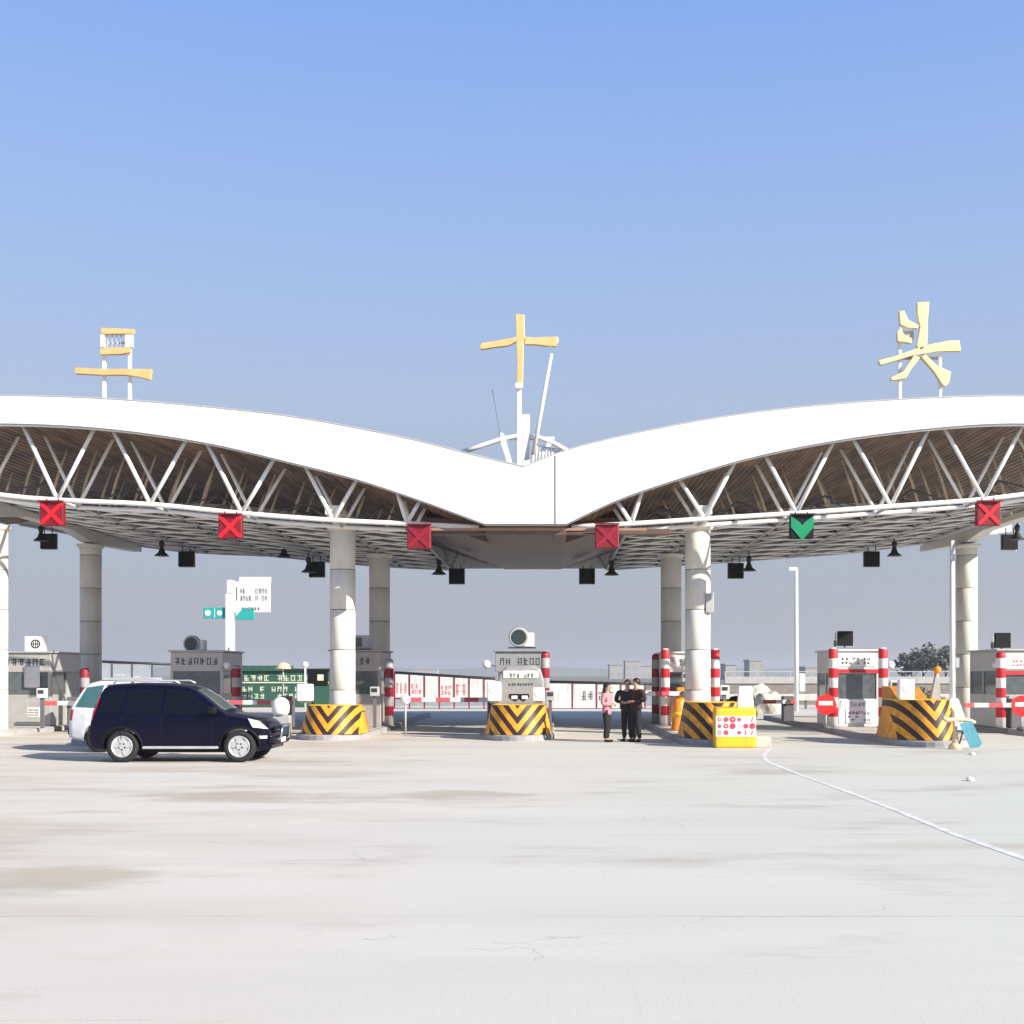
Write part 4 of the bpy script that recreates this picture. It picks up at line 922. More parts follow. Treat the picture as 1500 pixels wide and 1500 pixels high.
def rock(px_, D, r_, label, zs=0.7, rd=1):
    bm = bmesh.new(); bmesh.ops.create_icosphere(bm, subdivisions=3, radius=r_); rr_ = random.Random(rd)
    from mathutils import noise as mn
    for v in bm.verts: v.co *= 1 + 0.35 * mn.noise(v.co * 1.8 + Vector((rd, 0, 0))); v.co.z = max(v.co.z * zs, -r_ * 0.3)
    me = bpy.data.meshes.new('boulder'); bm.to_mesh(me); bm.free(); me.materials.append(tarp_m)
    o = bpy.data.objects.new('boulder', me); C.objects.link(o); o.location = (X(px_, D), D, r_ * 0.3 - 0.02); tag(o, label, 'boulder', 'pale boulders by the low wall')
rock(1108, 60, 0.95, 'larger pale boulder right of the sunlit column', 1.1, 3); rock(1124, 58.5, 0.75, 'smaller pale boulder leaning on the larger one', 1.1, 5)

# dark handcart/motorcycle-like machine behind the poster block
D = 47
t = empty('parked_motorcycle', (X(1073, D), D, 0.0), 'dark motorcycle parked behind the yellow poster block', 'motorcycle')
for a in (-0.62, 0.62):
    for_w = MB(); rg = []
    n1, n2 = 24, 8
    rows = []
    for i in range(n1 + 1):
        u = 2 * math.pi * i / n1; rows.append([(a + math.cos(u) * (0.28 + 0.06 * math.cos(v)), 0.05 * math.sin(v), 0.34 + math.sin(u) * (0.28 + 0.06 * math.cos(v))) for v in [2 * math.pi * k / n2 for k in range(n2)]])
    for_w.grid(rows, True, True); wl = for_w.build('wheel', rubber, t)
    sp_ = MB()
    for k in range(8): u = math.pi * k / 4; sp_.tube([(a, 0, 0.34), (a + 0.26 * math.cos(u), 0, 0.34 + 0.26 * math.sin(u))], 0.008, 5)
    sp_.build('spokes', chrome, wl)
MB().tube([(-0.62, 0, 0.34), (-0.3, 0, 0.55), (0.2, 0, 0.62), (0.42, 0, 0.85), (0.62, 0, 0.34)], 0.04, 8).build('frame', dark, t)
o = MB().lathe([(0.05, -0.3), (0.16, -0.2), (0.19, 0.0), (0.15, 0.2), (0.05, 0.3)], (0.15, 0, 0.85), 14, 'x').build('tank', black, t)
MB().box(-0.6, -0.05, -0.13, 0.13, 0.78, 0.90, 0.05).build('seat', black, t); MB().box(-0.15, 0.25, -0.13, 0.13, 0.3, 0.62, 0.04).build('engine', grey_dark, t)
MB().tube([(0.36, -0.32, 1.12), (0.42, 0, 1.02), (0.36, 0.32, 1.12)], 0.02, 8).build('handlebar', chrome, t); MB().lathe([(0.1, 0), (0.11, 0.06), (0.04, 0.16)], (0.5, 0, 0.95), 14, 'x').build('headlight', chrome, t)

# ------------------------------------------------------------------ trees, shrubs and distant blocks
def leaves(cx, cy, cz, rx, ry, rz, n, sz, seed, m, mb=None):
    rd = random.Random(seed); mb = mb or MB()
    blobs = [(rd.gauss(0, 0.42), rd.gauss(0, 0.42), rd.gauss(0.05, 0.38), rd.uniform(0.28, 0.5)) for _ in range(16)]
    for i in range(n):
        b_ = rd.choice(blobs); d = Vector((rd.gauss(0, 1), rd.gauss(0, 1), rd.gauss(0, 1))).normalized() * b_[3] * rd.uniform(0.5, 1.05)
        p = Vector((cx + (b_[0] + d.x) * rx, cy + (b_[1] + d.y) * ry, cz + (b_[2] + d.z) * rz))
        a = Vector((rd.gauss(0, 1), rd.gauss(0, 1), rd.gauss(0, 1))).normalized(); b2 = a.cross(Vector((rd.gauss(0, 1), rd.gauss(0, 1), rd.gauss(0, 1)))).normalized(); s = sz * rd.uniform(0.6, 1.3)
        mb.add([p + a * s, p + b2 * s * 0.6, p - a * s, p - b2 * s * 0.6], [(0, 1, 2, 3)])
    return mb
for i, (px_, D, h_, r_, lb) in enumerate([(1335, 170, 4.6, 2.6, 'small grey green tree leftmost of the far clump by the tall pole'), (1352, 176, 5.4, 2.4, 'grey green tree in the middle of the far clump by the tall pole'), (1370, 165, 5.8, 2.7, 'tallest grey green tree of the far clump left of the tall pole'), (1385, 172, 5.6, 2.2, 'grey green tree just left of the tall pole')]):
    t = empty('tree', (X(px_, D), D, 0), lb, 'tree', 'far trees beyond the right lanes')
    MB().tube([(0, 0, 0), (0.05, 0, h_ * 0.4), (-0.1, 0.1, h_ * 0.75)], [0.2, 0.14, 0.05], 8).build('trunk', bark, t)
    br = MB()
    for k in range(6): u = k * 1.1; br.tube([(0, 0, h_ * (0.3 + 0.05 * k)), (math.cos(u) * r_ * 0.5, math.sin(u) * r_ * 0.5, h_ * (0.55 + 0.05 * k))], [0.07, 0.02], 5)
    br.build('limbs', bark, t)
    leaves(0, 0, h_ * 0.68, r_, r_, h_ * 0.34, 1500, 0.22, 90 + i, leaf_m).build('crown', leaf_m, t, fixn=False)
for i, (px_, D, h_, r_, lb) in enumerate([(1322, 58, 1.2, 0.9, 'low shrub behind the right side of the white booth'), (1345, 57, 1.3, 0.9, 'olive shrub between the white booth and the orange beacon'), (1362, 59, 1.2, 0.8, 'olive shrub left of the orange beacon'), (100, 46, 2.0, 0.55, 'potted green shrub between the steel booth and bollard at the left'), (322, 46, 1.6, 0.5, 'thin shrub left of the white sign post')]):
    t = empty('shrub', (X(px_, D), D, 0), lb, 'shrub', 'shrubs behind the booths')
    MB().tube([(0, 0, 0), (0, 0, h_ * 0.6)], [0.05, 0.02], 6).build('stem', bark, t)
    leaves(0, 0, h_ * 0.6, r_, r_, h_ * 0.42, 900, 0.07, 120 + i, leaf2_m).build('foliage', leaf2_m, t, fixn=False)
def block(px0, px1, py, D, label, m=far_m):
    xa, xb = X(px0, D), X(px1, D); h_ = H(py, D); t = empty('distant_building', (xa, D, 0), label, 'building', 'hazy buildings on the horizon')
    MB().box(0, xb - xa, 0, 12, 0, h_).build('wall', m, t); MB().box(-0.3, xb - xa + 0.3, -0.3, 12.3, h_, h_ + 0.5).build('roof', m, t)
    for r_ in range(max(1, int(h_ / 3.2))):
        mb = MB()
        for c in range(max(2, int((xb - xa) / 3))): mb.box(c * 3 + 0.8, c * 3 + 2.2, -0.05, 0, 1 + r_ * 3.2, 2.5 + r_ * 3.2)
        mb.build('window_row', mat('distant_window', (0.3, 0.3, 0.3), 0.6), t)  # kept close to the wall grey, distance haze put into the colour
block(893, 912, 974, 520, 'low hazy building left of the pair above the people'); block(916, 938, 969, 560, 'taller hazy building above the men in black')
block(1063, 1078, 974, 420, 'hazy block just right of the sunlit column'); block(930, 962, 976, 620, 'wide hazy building beside the maroon bollard')
block(160, 200, 972, 600, 'hazy building above the panel fence at the left'); block(600, 640, 981, 700, 'hazy low building behind the middle fence')
block(1180, 1206, 978, 480, 'hazy low building right of the street lamp'); block(1098, 1116, 968, 430, 'hazy building with stepped top above the boulders')
hl = MB(); rd = random.Random(4); pts = [(X(p, 1800), H(981 - 5 * math.sin(p * 0.013 + 1) ** 2 - rd.uniform(0, 1.2), 1800)) for p in range(-300, 1801, 30)]
hl.grid([[(a, 1800, -1) for a, b_ in pts], [(a, 1820, b_) for a, b_ in pts], [(a, 2300, b_ * 0.9) for a, b_ in pts], [(a, 2500, -1) for a, b_ in pts]]); o = hl.build('hills', mat('far_hill', (0.17, 0.18, 0.16), 0.9)); tag(o, 'low hazy rise on the horizon', kind='structure')

# ------------------------------------------------------------------ cars
def lin(tab, x):
    xs_ = [a for a, b in tab]; ys_ = [b for a, b in tab]; return float(np.interp(x, xs_, ys_))
def smooth_tab(tab, r=0.05):
    return lambda x: (lin(tab, x - r) + 2 * lin(tab, x) + lin(tab, x + r)) / 4
def car(name, loc_, rz, prof, belt, W, plan, axles, wr, arch, sill, paint, label, wins, glassm=glass, shaper=None):
    """nose towards +x; prof: roofline table, belt: height of the waist"""
    t = empty(name, loc_, label, 'car', rz=rz)
    ztop = smooth_tab(prof, 0.03); wp = smooth_tab(plan, 0.04); x0, x1 = prof[0][0], prof[-1][0]
    def zbot(x):
        z = lin(sill, x)
        for a in axles:
            if abs(x - a) < arch: z = max(z, wr + math.sqrt(arch ** 2 - (x - a) ** 2) * 0.97)
        return z
    def half(x, z):
        k = 1.0
        if z > belt: k -= 0.33 * (z - belt) / 0.62 * (W / W)
        elif z < 0.55: k -= 0.06 * (0.55 - z) / 0.3
        k += 0.015 * math.sin(max(0, min(1, (z - 0.4) / (belt - 0.4))) * math.pi)
        return W * lin(plan, x) * k
    st = sorted(set(list(np.linspace(x0, x1, 120)) + [a + s_ * arch * k for a in axles for s_ in (-1, 1) for k in (0.9995, 1.001, 0.97, 0.9)]))
    rows = []
    for x in st:
        zt, zb = ztop(x), zbot(x); zs = zt - 0.07 if zt > belt + 0.1 else zt - 0.10
        zs = max(zs, zb + 0.03); side = []
        for k in range(15):
            z = zb + (zs - zb) * k / 14; side.append((half(x, z), z))
        we = side[-1][0]
        crown = [(we * math.cos(u) ** 0.6, zs + (zt - zs) * math.sin(u)) for u in (0.45, 0.85, 1.2)] + [(0, zt)]
        hs = side + crown
        full = [(x, -a, b_) for a, b_ in hs] + [(x, a, b_) for a, b_ in reversed(hs[:-1])]
        rows.append(full)
    mb = MB(); mb.grid(rows, True, False)
    mb.grid([[r[0] for r in rows], [r[-1] for r in rows]], False)     # floor
    for r in (rows[0], rows[-1]):
        mb.add(r, [tuple(range(len(r)))], False)
    body = mb.build('body', paint, t)
    def patch(poly_top, poly_bot, off=0.004, name_='window', m=glassm, n=16, side=-1, par=t, rows_=5):
        """quad strip patch following the flank between a lower and an upper line"""
        rws = []
        for j in range(rows_ + 1):
            r = []
            for i in range(n + 1):
                u = i / n; xa_ = poly_bot[0][0] + (poly_bot[1][0] - poly_bot[0][0]) * u; za = poly_bot[0][1] + (poly_bot[1][1] - poly_bot[0][1]) * u
                xb_ = poly_top[0][0] + (poly_top[1][0] - poly_top[0][0]) * u; zb_ = poly_top[0][1] + (poly_top[1][1] - poly_top[0][1]) * u
                v = j / rows_; x = xa_ + (xb_ - xa_) * v; z = za + (zb_ - za) * v; r.append((x, side * (half(x, z) + off), z))
            rws.append(r)
        return MB().grid(rws, True).build(name_, m, par, fixn=False)
    for sd_ in (-1, 1):
        for bt, tp in wins: patch(tp, bt, side=sd_)
    for a in axles:
        for sd_ in (-1, 1):
            yy = sd_ * (W - 0.10)
            wh = MB().lathe([(0.03, -0.03), (wr * 0.64, -0.03), (wr * 0.66, -0.10), (wr * 0.97, -0.09), (wr, -0.05), (wr, 0.05), (wr * 0.97, 0.09), (wr * 0.66, 0.10), (wr * 0.64, 0.03), (0.03, 0.03)], (a, yy, wr), 36, 'y').build('wheel', rubber, t)
            rm = MB(); rm.lathe([(wr * 0.66, 0.06), (wr * 0.68, 0.104), (wr * 0.62, 0.106), (wr * 0.58, 0.07)] if sd_ > 0 else [(wr * 0.66, -0.06), (wr * 0.68, -0.104), (wr * 0.62, -0.106), (wr * 0.58, -0.07)], (a, yy, wr), 36, 'y')
            for k in range(5):
                u = 2 * math.pi * k / 5 + 0.3; rm_c = (a, yy + sd_ * 0.095, wr)
                d = Vector((math.cos(u), 0, math.sin(u))); n_ = Vector((-d.z, 0, d.x))
                c0 = Vector(rm_c)
                vs_ = [c0 + d * 0.02 + n_ * 0.05, c0 + d * 0.02 - n_ * 0.05, c0 + d * wr * 0.65 - n_ * 0.075, c0 + d * wr * 0.65 + n_ * 0.075]
                vs2 = [v + Vector((0, -sd_ * 0.04, 0)) for v in vs_]
                rm.add(vs_ + vs2, [(0, 1, 2, 3), (4, 5, 6, 7), (0, 4, 5, 1), (1, 5, 6, 2), (2, 6, 7, 3), (3, 7, 4, 0)])
            rm.lathe([(0.055, -0.012), (0.05, 0.012)], (a, yy + sd_ * 0.10, wr), 16, 'y')
            rm.build('rim', alloy, wh)
    return t, half, ztop, patch, zbot
# navy SUV
sp_ = [(-1.92, 0.62), (-1.90, 1.0), (-1.86, 1.14), (-1.74, 1.50), (-1.69, 1.60), (-1.58, 1.65), (-1.0, 1.68), (-0.4, 1.665), (0.05, 1.62), (0.22, 1.56), (0.50, 1.38), (0.80, 1.15), (0.98, 1.04), (1.3, 0.99), (1.6, 0.93), (1.74, 0.86), (1.83, 0.72), (1.87, 0.5)]
pl = [(-1.92, 0.92), (-1.85, 0.955), (-1.7, 0.985), (-1.2, 1.0), (1.1, 1.0), (1.5, 0.97), (1.70, 0.90), (1.80, 0.82), (1.87, 0.68)]
sill = [(-1.92, 0.42), (-1.9, 0.30), (-1.6, 0.27), (1.6, 0.27), (1.85, 0.27), (2.0, 0.34)]
ax = (-1.225, 1.235)
suv, half, ztop, patch, zb = car('parked_car', (X(281, 26.65), 26.65, 0), 0, sp_, 0.98, 0.85, pl, ax, 0.335, 0.395, sill, navy, 'dark navy SUV parked side-on on the plaza at the left',
    [(((-1.78, 1.06), (-1.28, 1.04)), ((-1.60, 1.50), (-1.22, 1.53))), (((-1.20, 1.03), (-0.42, 1.01)), ((-1.15, 1.53), (-0.42, 1.545))), (((-0.36, 1.01), (0.80, 1.005)), ((-0.36, 1.545), (0.16, 1.50)))], mat('tinted_glass', (0.003, 0.003, 0.006), 0.12, spec=0.35))
# windscreen, rear window as strips on the skin
def skin_strip(t, half, ztop, x0, x1, wf, m, name, off=0.006, n=10):
    rws = []
    for i in range(n + 1):
        x = x0 + (x1 - x0) * i / n; z = ztop(x); ww = half(x, z - 0.06) * wf
        rws.append([(x, ww * k, z + off - (0.04 * abs(k) ** 3)) for k in np.linspace(-1, 1, 9)])
    return MB().grid(rws, True).build(name, m, t, fixn=False)
skin_strip(suv, half, ztop, 0.26, 0.88, 0.86, glass_clear, 'windscreen', 0.012)
skin_strip(suv, half, ztop, -1.85, -1.74, 0.84, glass, 'rear_window', 0.014)
for sd_ in (-1, 1):
    hl_ = patch(((1.42, 0.93), (1.66, 0.87)), ((1.52, 0.74), (1.82, 0.70)), 0.012, 'headlight', lampglass, side=sd_)
    patch(((1.64, 0.56), (1.80, 0.56)), ((1.66, 0.50), (1.80, 0.50)), 0.012, 'fog_lamp', lampglass, side=sd_)
    patch(((-1.76, 1.38), (-1.73, 1.40)), ((-1.88, 0.88), (-1.85, 0.88)), 0.010, 'tail_lamp', tailred, side=sd_)
    for hx in (-0.98, -0.02):
        MB().box(hx - 0.09, hx + 0.09, sd_ * (half(hx, 0.9) + 0.02) - 0.014, sd_ * (half(hx, 0.9) + 0.02) + 0.014, 0.885, 0.915, 0.008).build('door_handle', navy, suv)
    mr_ = MB().box(0.62, 0.80, sd_ * 0.98 - 0.09, sd_ * 0.98 + 0.09, 1.02, 1.17, 0.04).build('wing_mirror', black, suv)
    MB().box(-0.78, 0.80, sd_ * 0.85 - 0.07, sd_ * 0.85 + 0.07, 0.29, 0.345, 0.02).build('running_board', alloy, suv)
    MB().tube([(-1.5, sd_ * 0.56, 1.66), (-1.42, sd_ * 0.57, 1.71), (-0.2, sd_ * 0.57, 1.715), (-0.08, sd_ * 0.56, 1.66)], 0.018, 8).build('roof_rail', alloy, suv)
    for a in ax:   # arch flare
        pts_ = [(a + math.cos(u) * 0.425, sd_ * (half(a + math.cos(u) * 0.425, 0.335 + math.sin(u) * 0.41) + 0.004), 0.335 + math.sin(u) * 0.41) for u in np.linspace(0.02, math.pi - 0.02, 20)]
        MB().tube(pts_, 0.022, 6).build('arch_trim', black, suv)
    # door seams
    for xs_ in (-1.24, -0.39, 0.66):
        pts_ = [(xs_, sd_ * (half(xs_, z) + 0.001), z) for z in np.linspace(0.36, 1.0, 8)]; MB().tube(pts_, 0.005, 5).build('door_seam', black, suv)
MB().box(1.80, 1.98, -0.70, 0.70, 0.36, 0.52, 0.05).build('front_bumper', black, suv)
MB().box(1.84, 1.91, -0.36, 0.36, 0.60, 0.74, 0.02).build('grille', black, suv)
MB().box(1.90, 1.92, -0.30, 0.30, 0.655, 0.68, 0.004).build('grille_bar', chrome, suv)
MB().tube([(1.90, -0.42, 0.42), (2.02, -0.40, 0.50), (2.04, -0.38, 0.76), (2.04, 0.38, 0.76), (2.02, 0.40, 0.50), (1.90, 0.42, 0.42)], 0.032, 8).build('bull_bar', chrome, suv)
MB().box(-1.97, -1.84, -0.74, 0.74, 0.38, 0.62, 0.05).build('rear_bumper', black, suv)
MB().box(1.982, 1.99, -0.22, 0.22, 0.40, 0.50, 0.002).build('number_plate', white, suv)
MB().box(-1.5, 1.5, -0.6, 0.6, 0.20, 0.30).build('chassis', black, suv)
# white van behind
vp = [(-2.0, 0.6), (-1.99, 1.0), (-1.92, 1.16), (-1.70, 1.56), (-1.60, 1.66), (-1.3, 1.74), (-0.6, 1.76), (-0.05, 1.72), (0.25, 1.62), (0.85, 1.10), (1.1, 1.0), (1.5, 0.93), (1.8, 0.85), (1.9, 0.5)]
vpl = [(-2.0, 0.9), (-1.9, 0.96), (-1.6, 1.0), (1.2, 1.0), (1.6, 0.93), (1.9, 0.75)]
vs2 = [(-2.0, 0.35), (-1.7, 0.28), (1.7, 0.28), (1.9, 0.34)]
van, vh, vzt, vpatch, _ = car('parked_car', (X(239, 30.0), 30.0, 0), 0, vp, 1.02, 0.86, vpl, (-1.25, 1.2), 0.33, 0.39, vs2, silverwhite, 'white hatchback parked behind the dark SUV, only roof and tail showing',
    [(((-1.84, 1.08), (-1.3, 1.05)), ((-1.62, 1.54), (-1.22, 1.60))), (((-1.22, 1.05), (-0.35, 1.04)), ((-1.14, 1.61), (-0.35, 1.63))), (((-0.27, 1.04), (0.78, 1.04)), ((-0.27, 1.63), (0.2, 1.54)))], mat('teal_glass', (0.05, 0.12, 0.12), 0.08, spec=0.8))
for sd_ in (-1, 1): vpatch(((-1.93, 1.02), (-1.86, 1.02)), ((-1.97, 0.76), (-1.90, 0.76)), 0.010, 'tail_lamp', tailred, side=sd_)
MB().box(-2.06, -1.92, -0.74, 0.74, 0.40, 0.64, 0.05).build('rear_bumper', black, van)
skin_strip(van, vh, vzt, 0.26, 0.82, 0.86, glass, 'windscreen', 0.012)
for sd_ in (-1, 1): MB().box(-1.25, -0.2, sd_ * 0.55 - 0.015, sd_ * 0.55 + 0.015, 1.715, 1.775).build('roof_rail', alloy, van)
MB().box(0.55, 0.70, -1.05, -0.88, 1.02, 1.18, 0.03).build('wing_mirror', white, van)

# ------------------------------------------------------------------ people
def skinned(joints, edges, m, name, parent, sub=2, root=0):
    me = bpy.data.meshes.new(name); keys = list(joints); idx = {k: i for i, k in enumerate(keys)}
    me.from_pydata([joints[k][0] for k in keys], [(idx[a], idx[b]) for a, b in edges], []); o = bpy.data.objects.new(name, me); C.objects.link(o)
    o.modifiers.new('skin', 'SKIN'); bm = bmesh.new(); bm.from_mesh(me); ly = bm.verts.layers.skin.verify()
    bm.verts.ensure_lookup_table()
    for k, i in idx.items():
        r_ = joints[k][1]; bm.verts[i][ly].radius = r_ if isinstance(r_, tuple) else (r_, r_)
        bm.verts[i][ly].use_root = (i == root)
    bm.to_mesh(me); bm.free()
    s_ = o.modifiers.new('sub', 'SUBSURF'); s_.levels = sub; s_.render_levels = sub
    dg = bpy.context.evaluated_depsgraph_get(); me2 = bpy.data.meshes.new_from_object(o.evaluated_get(dg))
    o.modifiers.clear(); o.data = me2; me2.materials.clear(); me2.materials.append(m)
    for p in me2.polygons: p.use_smooth = True
    o.parent = parent; return o
def person(x, y, rz, h_, label, top_m, leg_m, coat_len=0.0, stance=0.09, arm='down', hair='short', z=0.0, hat=None, lean=0.0, build=1.0):
    t = empty('person', (x, y, z), label, 'person', rz=rz); k = h_ / 1.72; b_ = build
    J = {}
    J['pel'] = ((0, 0, 0.95), (0.14 * b_, 0.11)); J['bel'] = ((0, -0.01, 1.10), (0.135 * b_, 0.10)); J['che'] = ((0, 0.0, 1.30), (0.155 * b_, 0.115)); J['col'] = ((0, 0.0, 1.42), (0.10, 0.08))
    J['nk'] = ((0, 0.0, 1.48), 0.055); J['hd0'] = ((0, -0.012, 1.55), (0.07, 0.075)); J['hd1'] = ((0, -0.02, 1.62), (0.078, 0.095)); J['hd2'] = ((0, -0.005, 1.68), (0.055, 0.065))
    E = [('pel', 'bel'), ('bel', 'che'), ('che', 'col'), ('col', 'nk'), ('nk', 'hd0'), ('hd0', 'hd1'), ('hd1', 'hd2')]
    for s_, c in ((-1, 'l'), (1, 'r')):
        J['hip' + c] = ((s_ * 0.09, 0, 0.86), 0.09); J['kn' + c] = ((s_ * stance, -0.02, 0.48), 0.058); J['an' + c] = ((s_ * stance * 1.1, 0.03, 0.09), 0.042); J['ft' + c] = ((s_ * stance * 1.25, -0.06, 0.05), (0.045, 0.035)); J['to' + c] = ((s_ * stance * 1.35, -0.15, 0.035), (0.04, 0.03))
        E += [('pel', 'hip' + c), ('hip' + c, 'kn' + c), ('kn' + c, 'an' + c), ('an' + c, 'ft' + c), ('ft' + c, 'to' + c)]
        J['sh' + c] = ((s_ * 0.185 * b_, 0, 1.385), 0.058)
        if arm == 'down': el, wr_ = (s_ * 0.235 * b_, 0.02, 1.12), (s_ * 0.235 * b_, -0.06, 0.88)
        else: el, wr_ = (s_ * 0.24 * b_, 0.03, 1.13), (s_ * 0.10, -0.17, 1.10)
        J['el' + c] = (el, 0.044); J['wr' + c] = (wr_, 0.029)
        d = (Vector(wr_) - Vector(el)).normalized(); hc = Vector(wr_) + d * 0.07
        J['pa' + c] = (tuple(hc), (0.034, 0.022))
        E += [('che', 'sh' + c), ('sh' + c, 'el' + c), ('el' + c, 'wr' + c), ('wr' + c, 'pa' + c)]
        sv = Vector((0, 1, 0)) if arm == 'down' else Vector((0, 0.3, 1)).normalized()
        for f in range(4):
            L_ = (0.065, 0.078, 0.072, 0.055)[f]; q0 = hc + sv * (0.027 - f * 0.018) + d * 0.03; q1 = q0 + d * L_ * 0.55 + Vector((-s_ * 0.008, 0, 0)); q2 = q0 + d * L_ + Vector((-s_ * 0.026, 0, 0))
            J[f'f{f}a{c}'] = (tuple(q0), 0.009); J[f'f{f}b{c}'] = (tuple(q1), 0.0085); J[f'f{f}c{c}'] = (tuple(q2), 0.007); E += [('pa' + c, f'f{f}a{c}'), (f'f{f}a{c}', f'f{f}b{c}'), (f'f{f}b{c}', f'f{f}c{c}')]
        th0 = Vector(wr_) + d * 0.03 + sv * 0.03; th1 = th0 + d * 0.035 + sv * 0.022
        J['t0' + c] = (tuple(th0), 0.011); J['t1' + c] = (tuple(th1), 0.008); E += [('wr' + c, 't0' + c), ('t0' + c, 't1' + c)]
    J = {a: (tuple(Vector(p) * k), (tuple(v * k for v in r_) if isinstance(r_, tuple) else r_ * k)) for a, (p, r_) in J.items()}
    body = skinned(J, E, skin_m, 'body', t)
    def S(a): return J[a][0]
    def grow(a, g_): r_ = J[a][1]; return tuple(v + g_ for v in r_) if isinstance(r_, tuple) else r_ + g_
    # trousers
    TJ = {a: (S(a), grow(a, 0.016)) for a in ('pel', 'hipl', 'hipr', 'knl', 'knr')}
    TJ['bel'] = (tuple(Vector(S('bel')) - Vector((0, 0, 0.04))), grow('bel', 0.008))
    for c in 'lr': TJ['cu' + c] = (tuple(Vector(S('an' + c)) + Vector((0, 0, 0.0))), 0.062 * k); TJ['kn' + c] = (S('kn' + c), grow('kn' + c, 0.022))
    skinned(TJ, [('pel', 'bel')] + [e for c in 'lr' for e in (('pel', 'hip' + c), ('hip' + c, 'kn' + c), ('kn' + c, 'cu' + c))], leg_m, 'trousers', t)
    # jacket with sleeves
    CJ = {a: (S(a), grow(a, 0.024)) for a in ('bel', 'che', 'col', 'shl', 'shr', 'ell', 'elr')}
    CJ['pel'] = (S('pel'), grow('pel', 0.030)); CE = [('pel', 'bel'), ('bel', 'che'), ('che', 'col')]
    if coat_len: CJ['hem'] = ((0, 0, (0.93 - coat_len) * k), (0.185 * k * b_, 0.15 * k)); CE.append(('hem', 'pel'))
    for c in 'lr':
        v = Vector(S('wr' + c)); e_ = Vector(S('el' + c)); CJ['wr' + c] = (tuple(v + (e_ - v) * 0.08), 0.042 * k); CE += [('che', 'sh' + c), ('sh' + c, 'el' + c), ('el' + c, 'wr' + c)]
    skinned(CJ, CE, top_m, 'jacket', t, root=list(CJ).index('che'))
    # shoes
    for c in 'lr':
        a, f, o_ = Vector(S('an' + c)), Vector(S('ft' + c)), Vector(S('to' + c))
        skinned({'a': ((a.x, a.y + 0.02, 0.045 * k), 0.048 * k), 'b': ((f.x, f.y, 0.042 * k), (0.052 * k, 0.04 * k)), 'c': ((o_.x, o_.y - 0.02, 0.036 * k), (0.045 * k, 0.034 * k))}, [('a', 'b'), ('b', 'c')], black, 'shoe', t)
    # hair: cap shell over the skull
    hc = Vector((0, 0.012, 1.632)) * k; mb = MB(); rows = []
    for i in range(9):
        ph = math.pi / 2 - i * (math.pi / 2 + 0.55) / 8; r = []
        for j in range(20):
            u = 2 * math.pi * j / 20; fr = max(0, -math.sin(u)); p2 = max(ph, -0.75 + fr * 1.25)
            r.append((hc.x + math.cos(u) * math.cos(p2) * 0.096 * k, hc.y + math.sin(u) * math.cos(p2) * 0.112 * k, hc.z + math.sin(p2) * 0.108 * k))
        rows.append(r)
    mb.grid(rows, True, True).build('hair', hair_m, t, fixn=False)
    if hair == 'long':
        skinned({'a': ((0, 0.075 * k, 1.62 * k), (0.085 * k, 0.05 * k)), 'b': ((0, 0.10 * k, 1.50 * k), (0.095 * k, 0.04 * k)), 'c': ((0, 0.12 * k, 1.38 * k), (0.08 * k, 0.03 * k))}, [('a', 'b'), ('b', 'c')], hair_m, 'hair_length', t)
    # face: nose, eyes, mouth, ears
    mb = MB(); mb.tube([(0, -0.105 * k, 1.63 * k), (0, -0.135 * k, 1.598 * k), (0, -0.105 * k, 1.59 * k)], [0.008, 0.014, 0.01], 8); mb.build('nose', skin_m, t)
    for s_ in (-1, 1):
        MB().lathe([(0.002, -0.004), (0.011, 0), (0.002, 0.006)], (s_ * 0.032 * k, -0.108 * k, 1.628 * k), 10, 'y').build('eye', ink, t); MB().lathe([(0.004, -0.01), (0.018, 0), (0.004, 0.01)], (s_ * 0.082 * k, -0.005, 1.612 * k), 10, 'x').build('ear', skin_m, t)
    MB().box(-0.022 * k, 0.022 * k, -0.108 * k, -0.098 * k, 1.565 * k, 1.572 * k).build('mouth', ink_red, t)
    if hat: MB().lathe([(0.13, 1.64 * k), (0.135, 1.66 * k), (0.12, 1.72 * k), (0.07, 1.78 * k), (0.01, 1.79 * k)], n=18).build('hat', hat, t)
    return t
def pg(px_, py): return G(px_, py)
x, y = pg(889, 1087); person(x, y, R(62), 1.60, 'woman in a pink jacket and black trousers facing the two men', cloth_pink, cloth_black, 0.17, 0.06, hair='long', arm='fold', build=1.12)
x, y = pg(920, 1087); person(x, y + 0.25, R(-20), 1.70, 'man in black standing closest to the woman in pink', cloth_black, cloth_black, 0.05, 0.09, arm='fold', build=1.45)
x, y = pg(932, 1087); person(x, y, R(-60), 1.74, 'stout man in a dark brown jacket, rightmost of the three people', cloth_brown, cloth_black, 0.06, 0.11, arm='fold', build=1.6)
D = 42; person(X(94, D), D, R(20), 1.66, 'person in red behind the left steel booth door', cloth_red, cloth_black, 0.05, 0.09)
D = 41.5; person(X(279, D), D, R(10), 1.62, 'dark clad attendant seen in the window of the booth behind the car', cloth_black, cloth_black, 0.0, z=0.2)

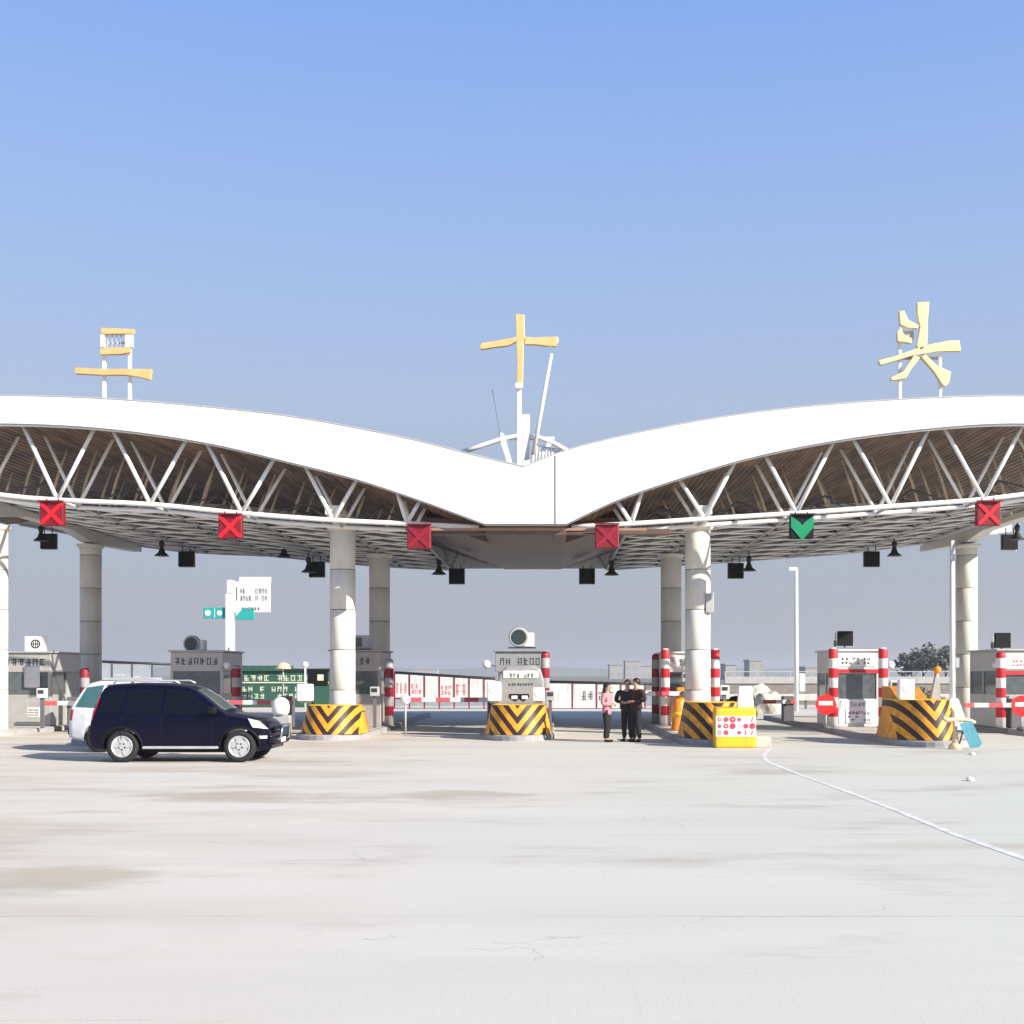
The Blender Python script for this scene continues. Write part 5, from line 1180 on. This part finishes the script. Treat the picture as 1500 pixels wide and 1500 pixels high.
# ------------------------------------------------------------------ haze
HZ = True
if HZ:
    m = bpy.data.materials.new('haze_air'); m.use_nodes = True; t_ = m.node_tree
    for n in list(t_.nodes): t_.nodes.remove(n)
    o_ = t_.nodes.new('ShaderNodeOutputMaterial'); v_ = t_.nodes.new('ShaderNodeVolumePrincipled')
    v_.inputs['Color'].default_value = (0.85, 0.88, 0.95, 1); v_.inputs['Density'].default_value = 0.00045; v_.inputs['Anisotropy'].default_value = 0.2
    t_.links.new(v_.outputs[0], o_.inputs['Volume'])
    hz = MB().box(-1500, 1500, -70, 3000, -1.5, 30).build('haze', m); tag(hz, 'thin pale haze over the whole plaza', kind='stuff')
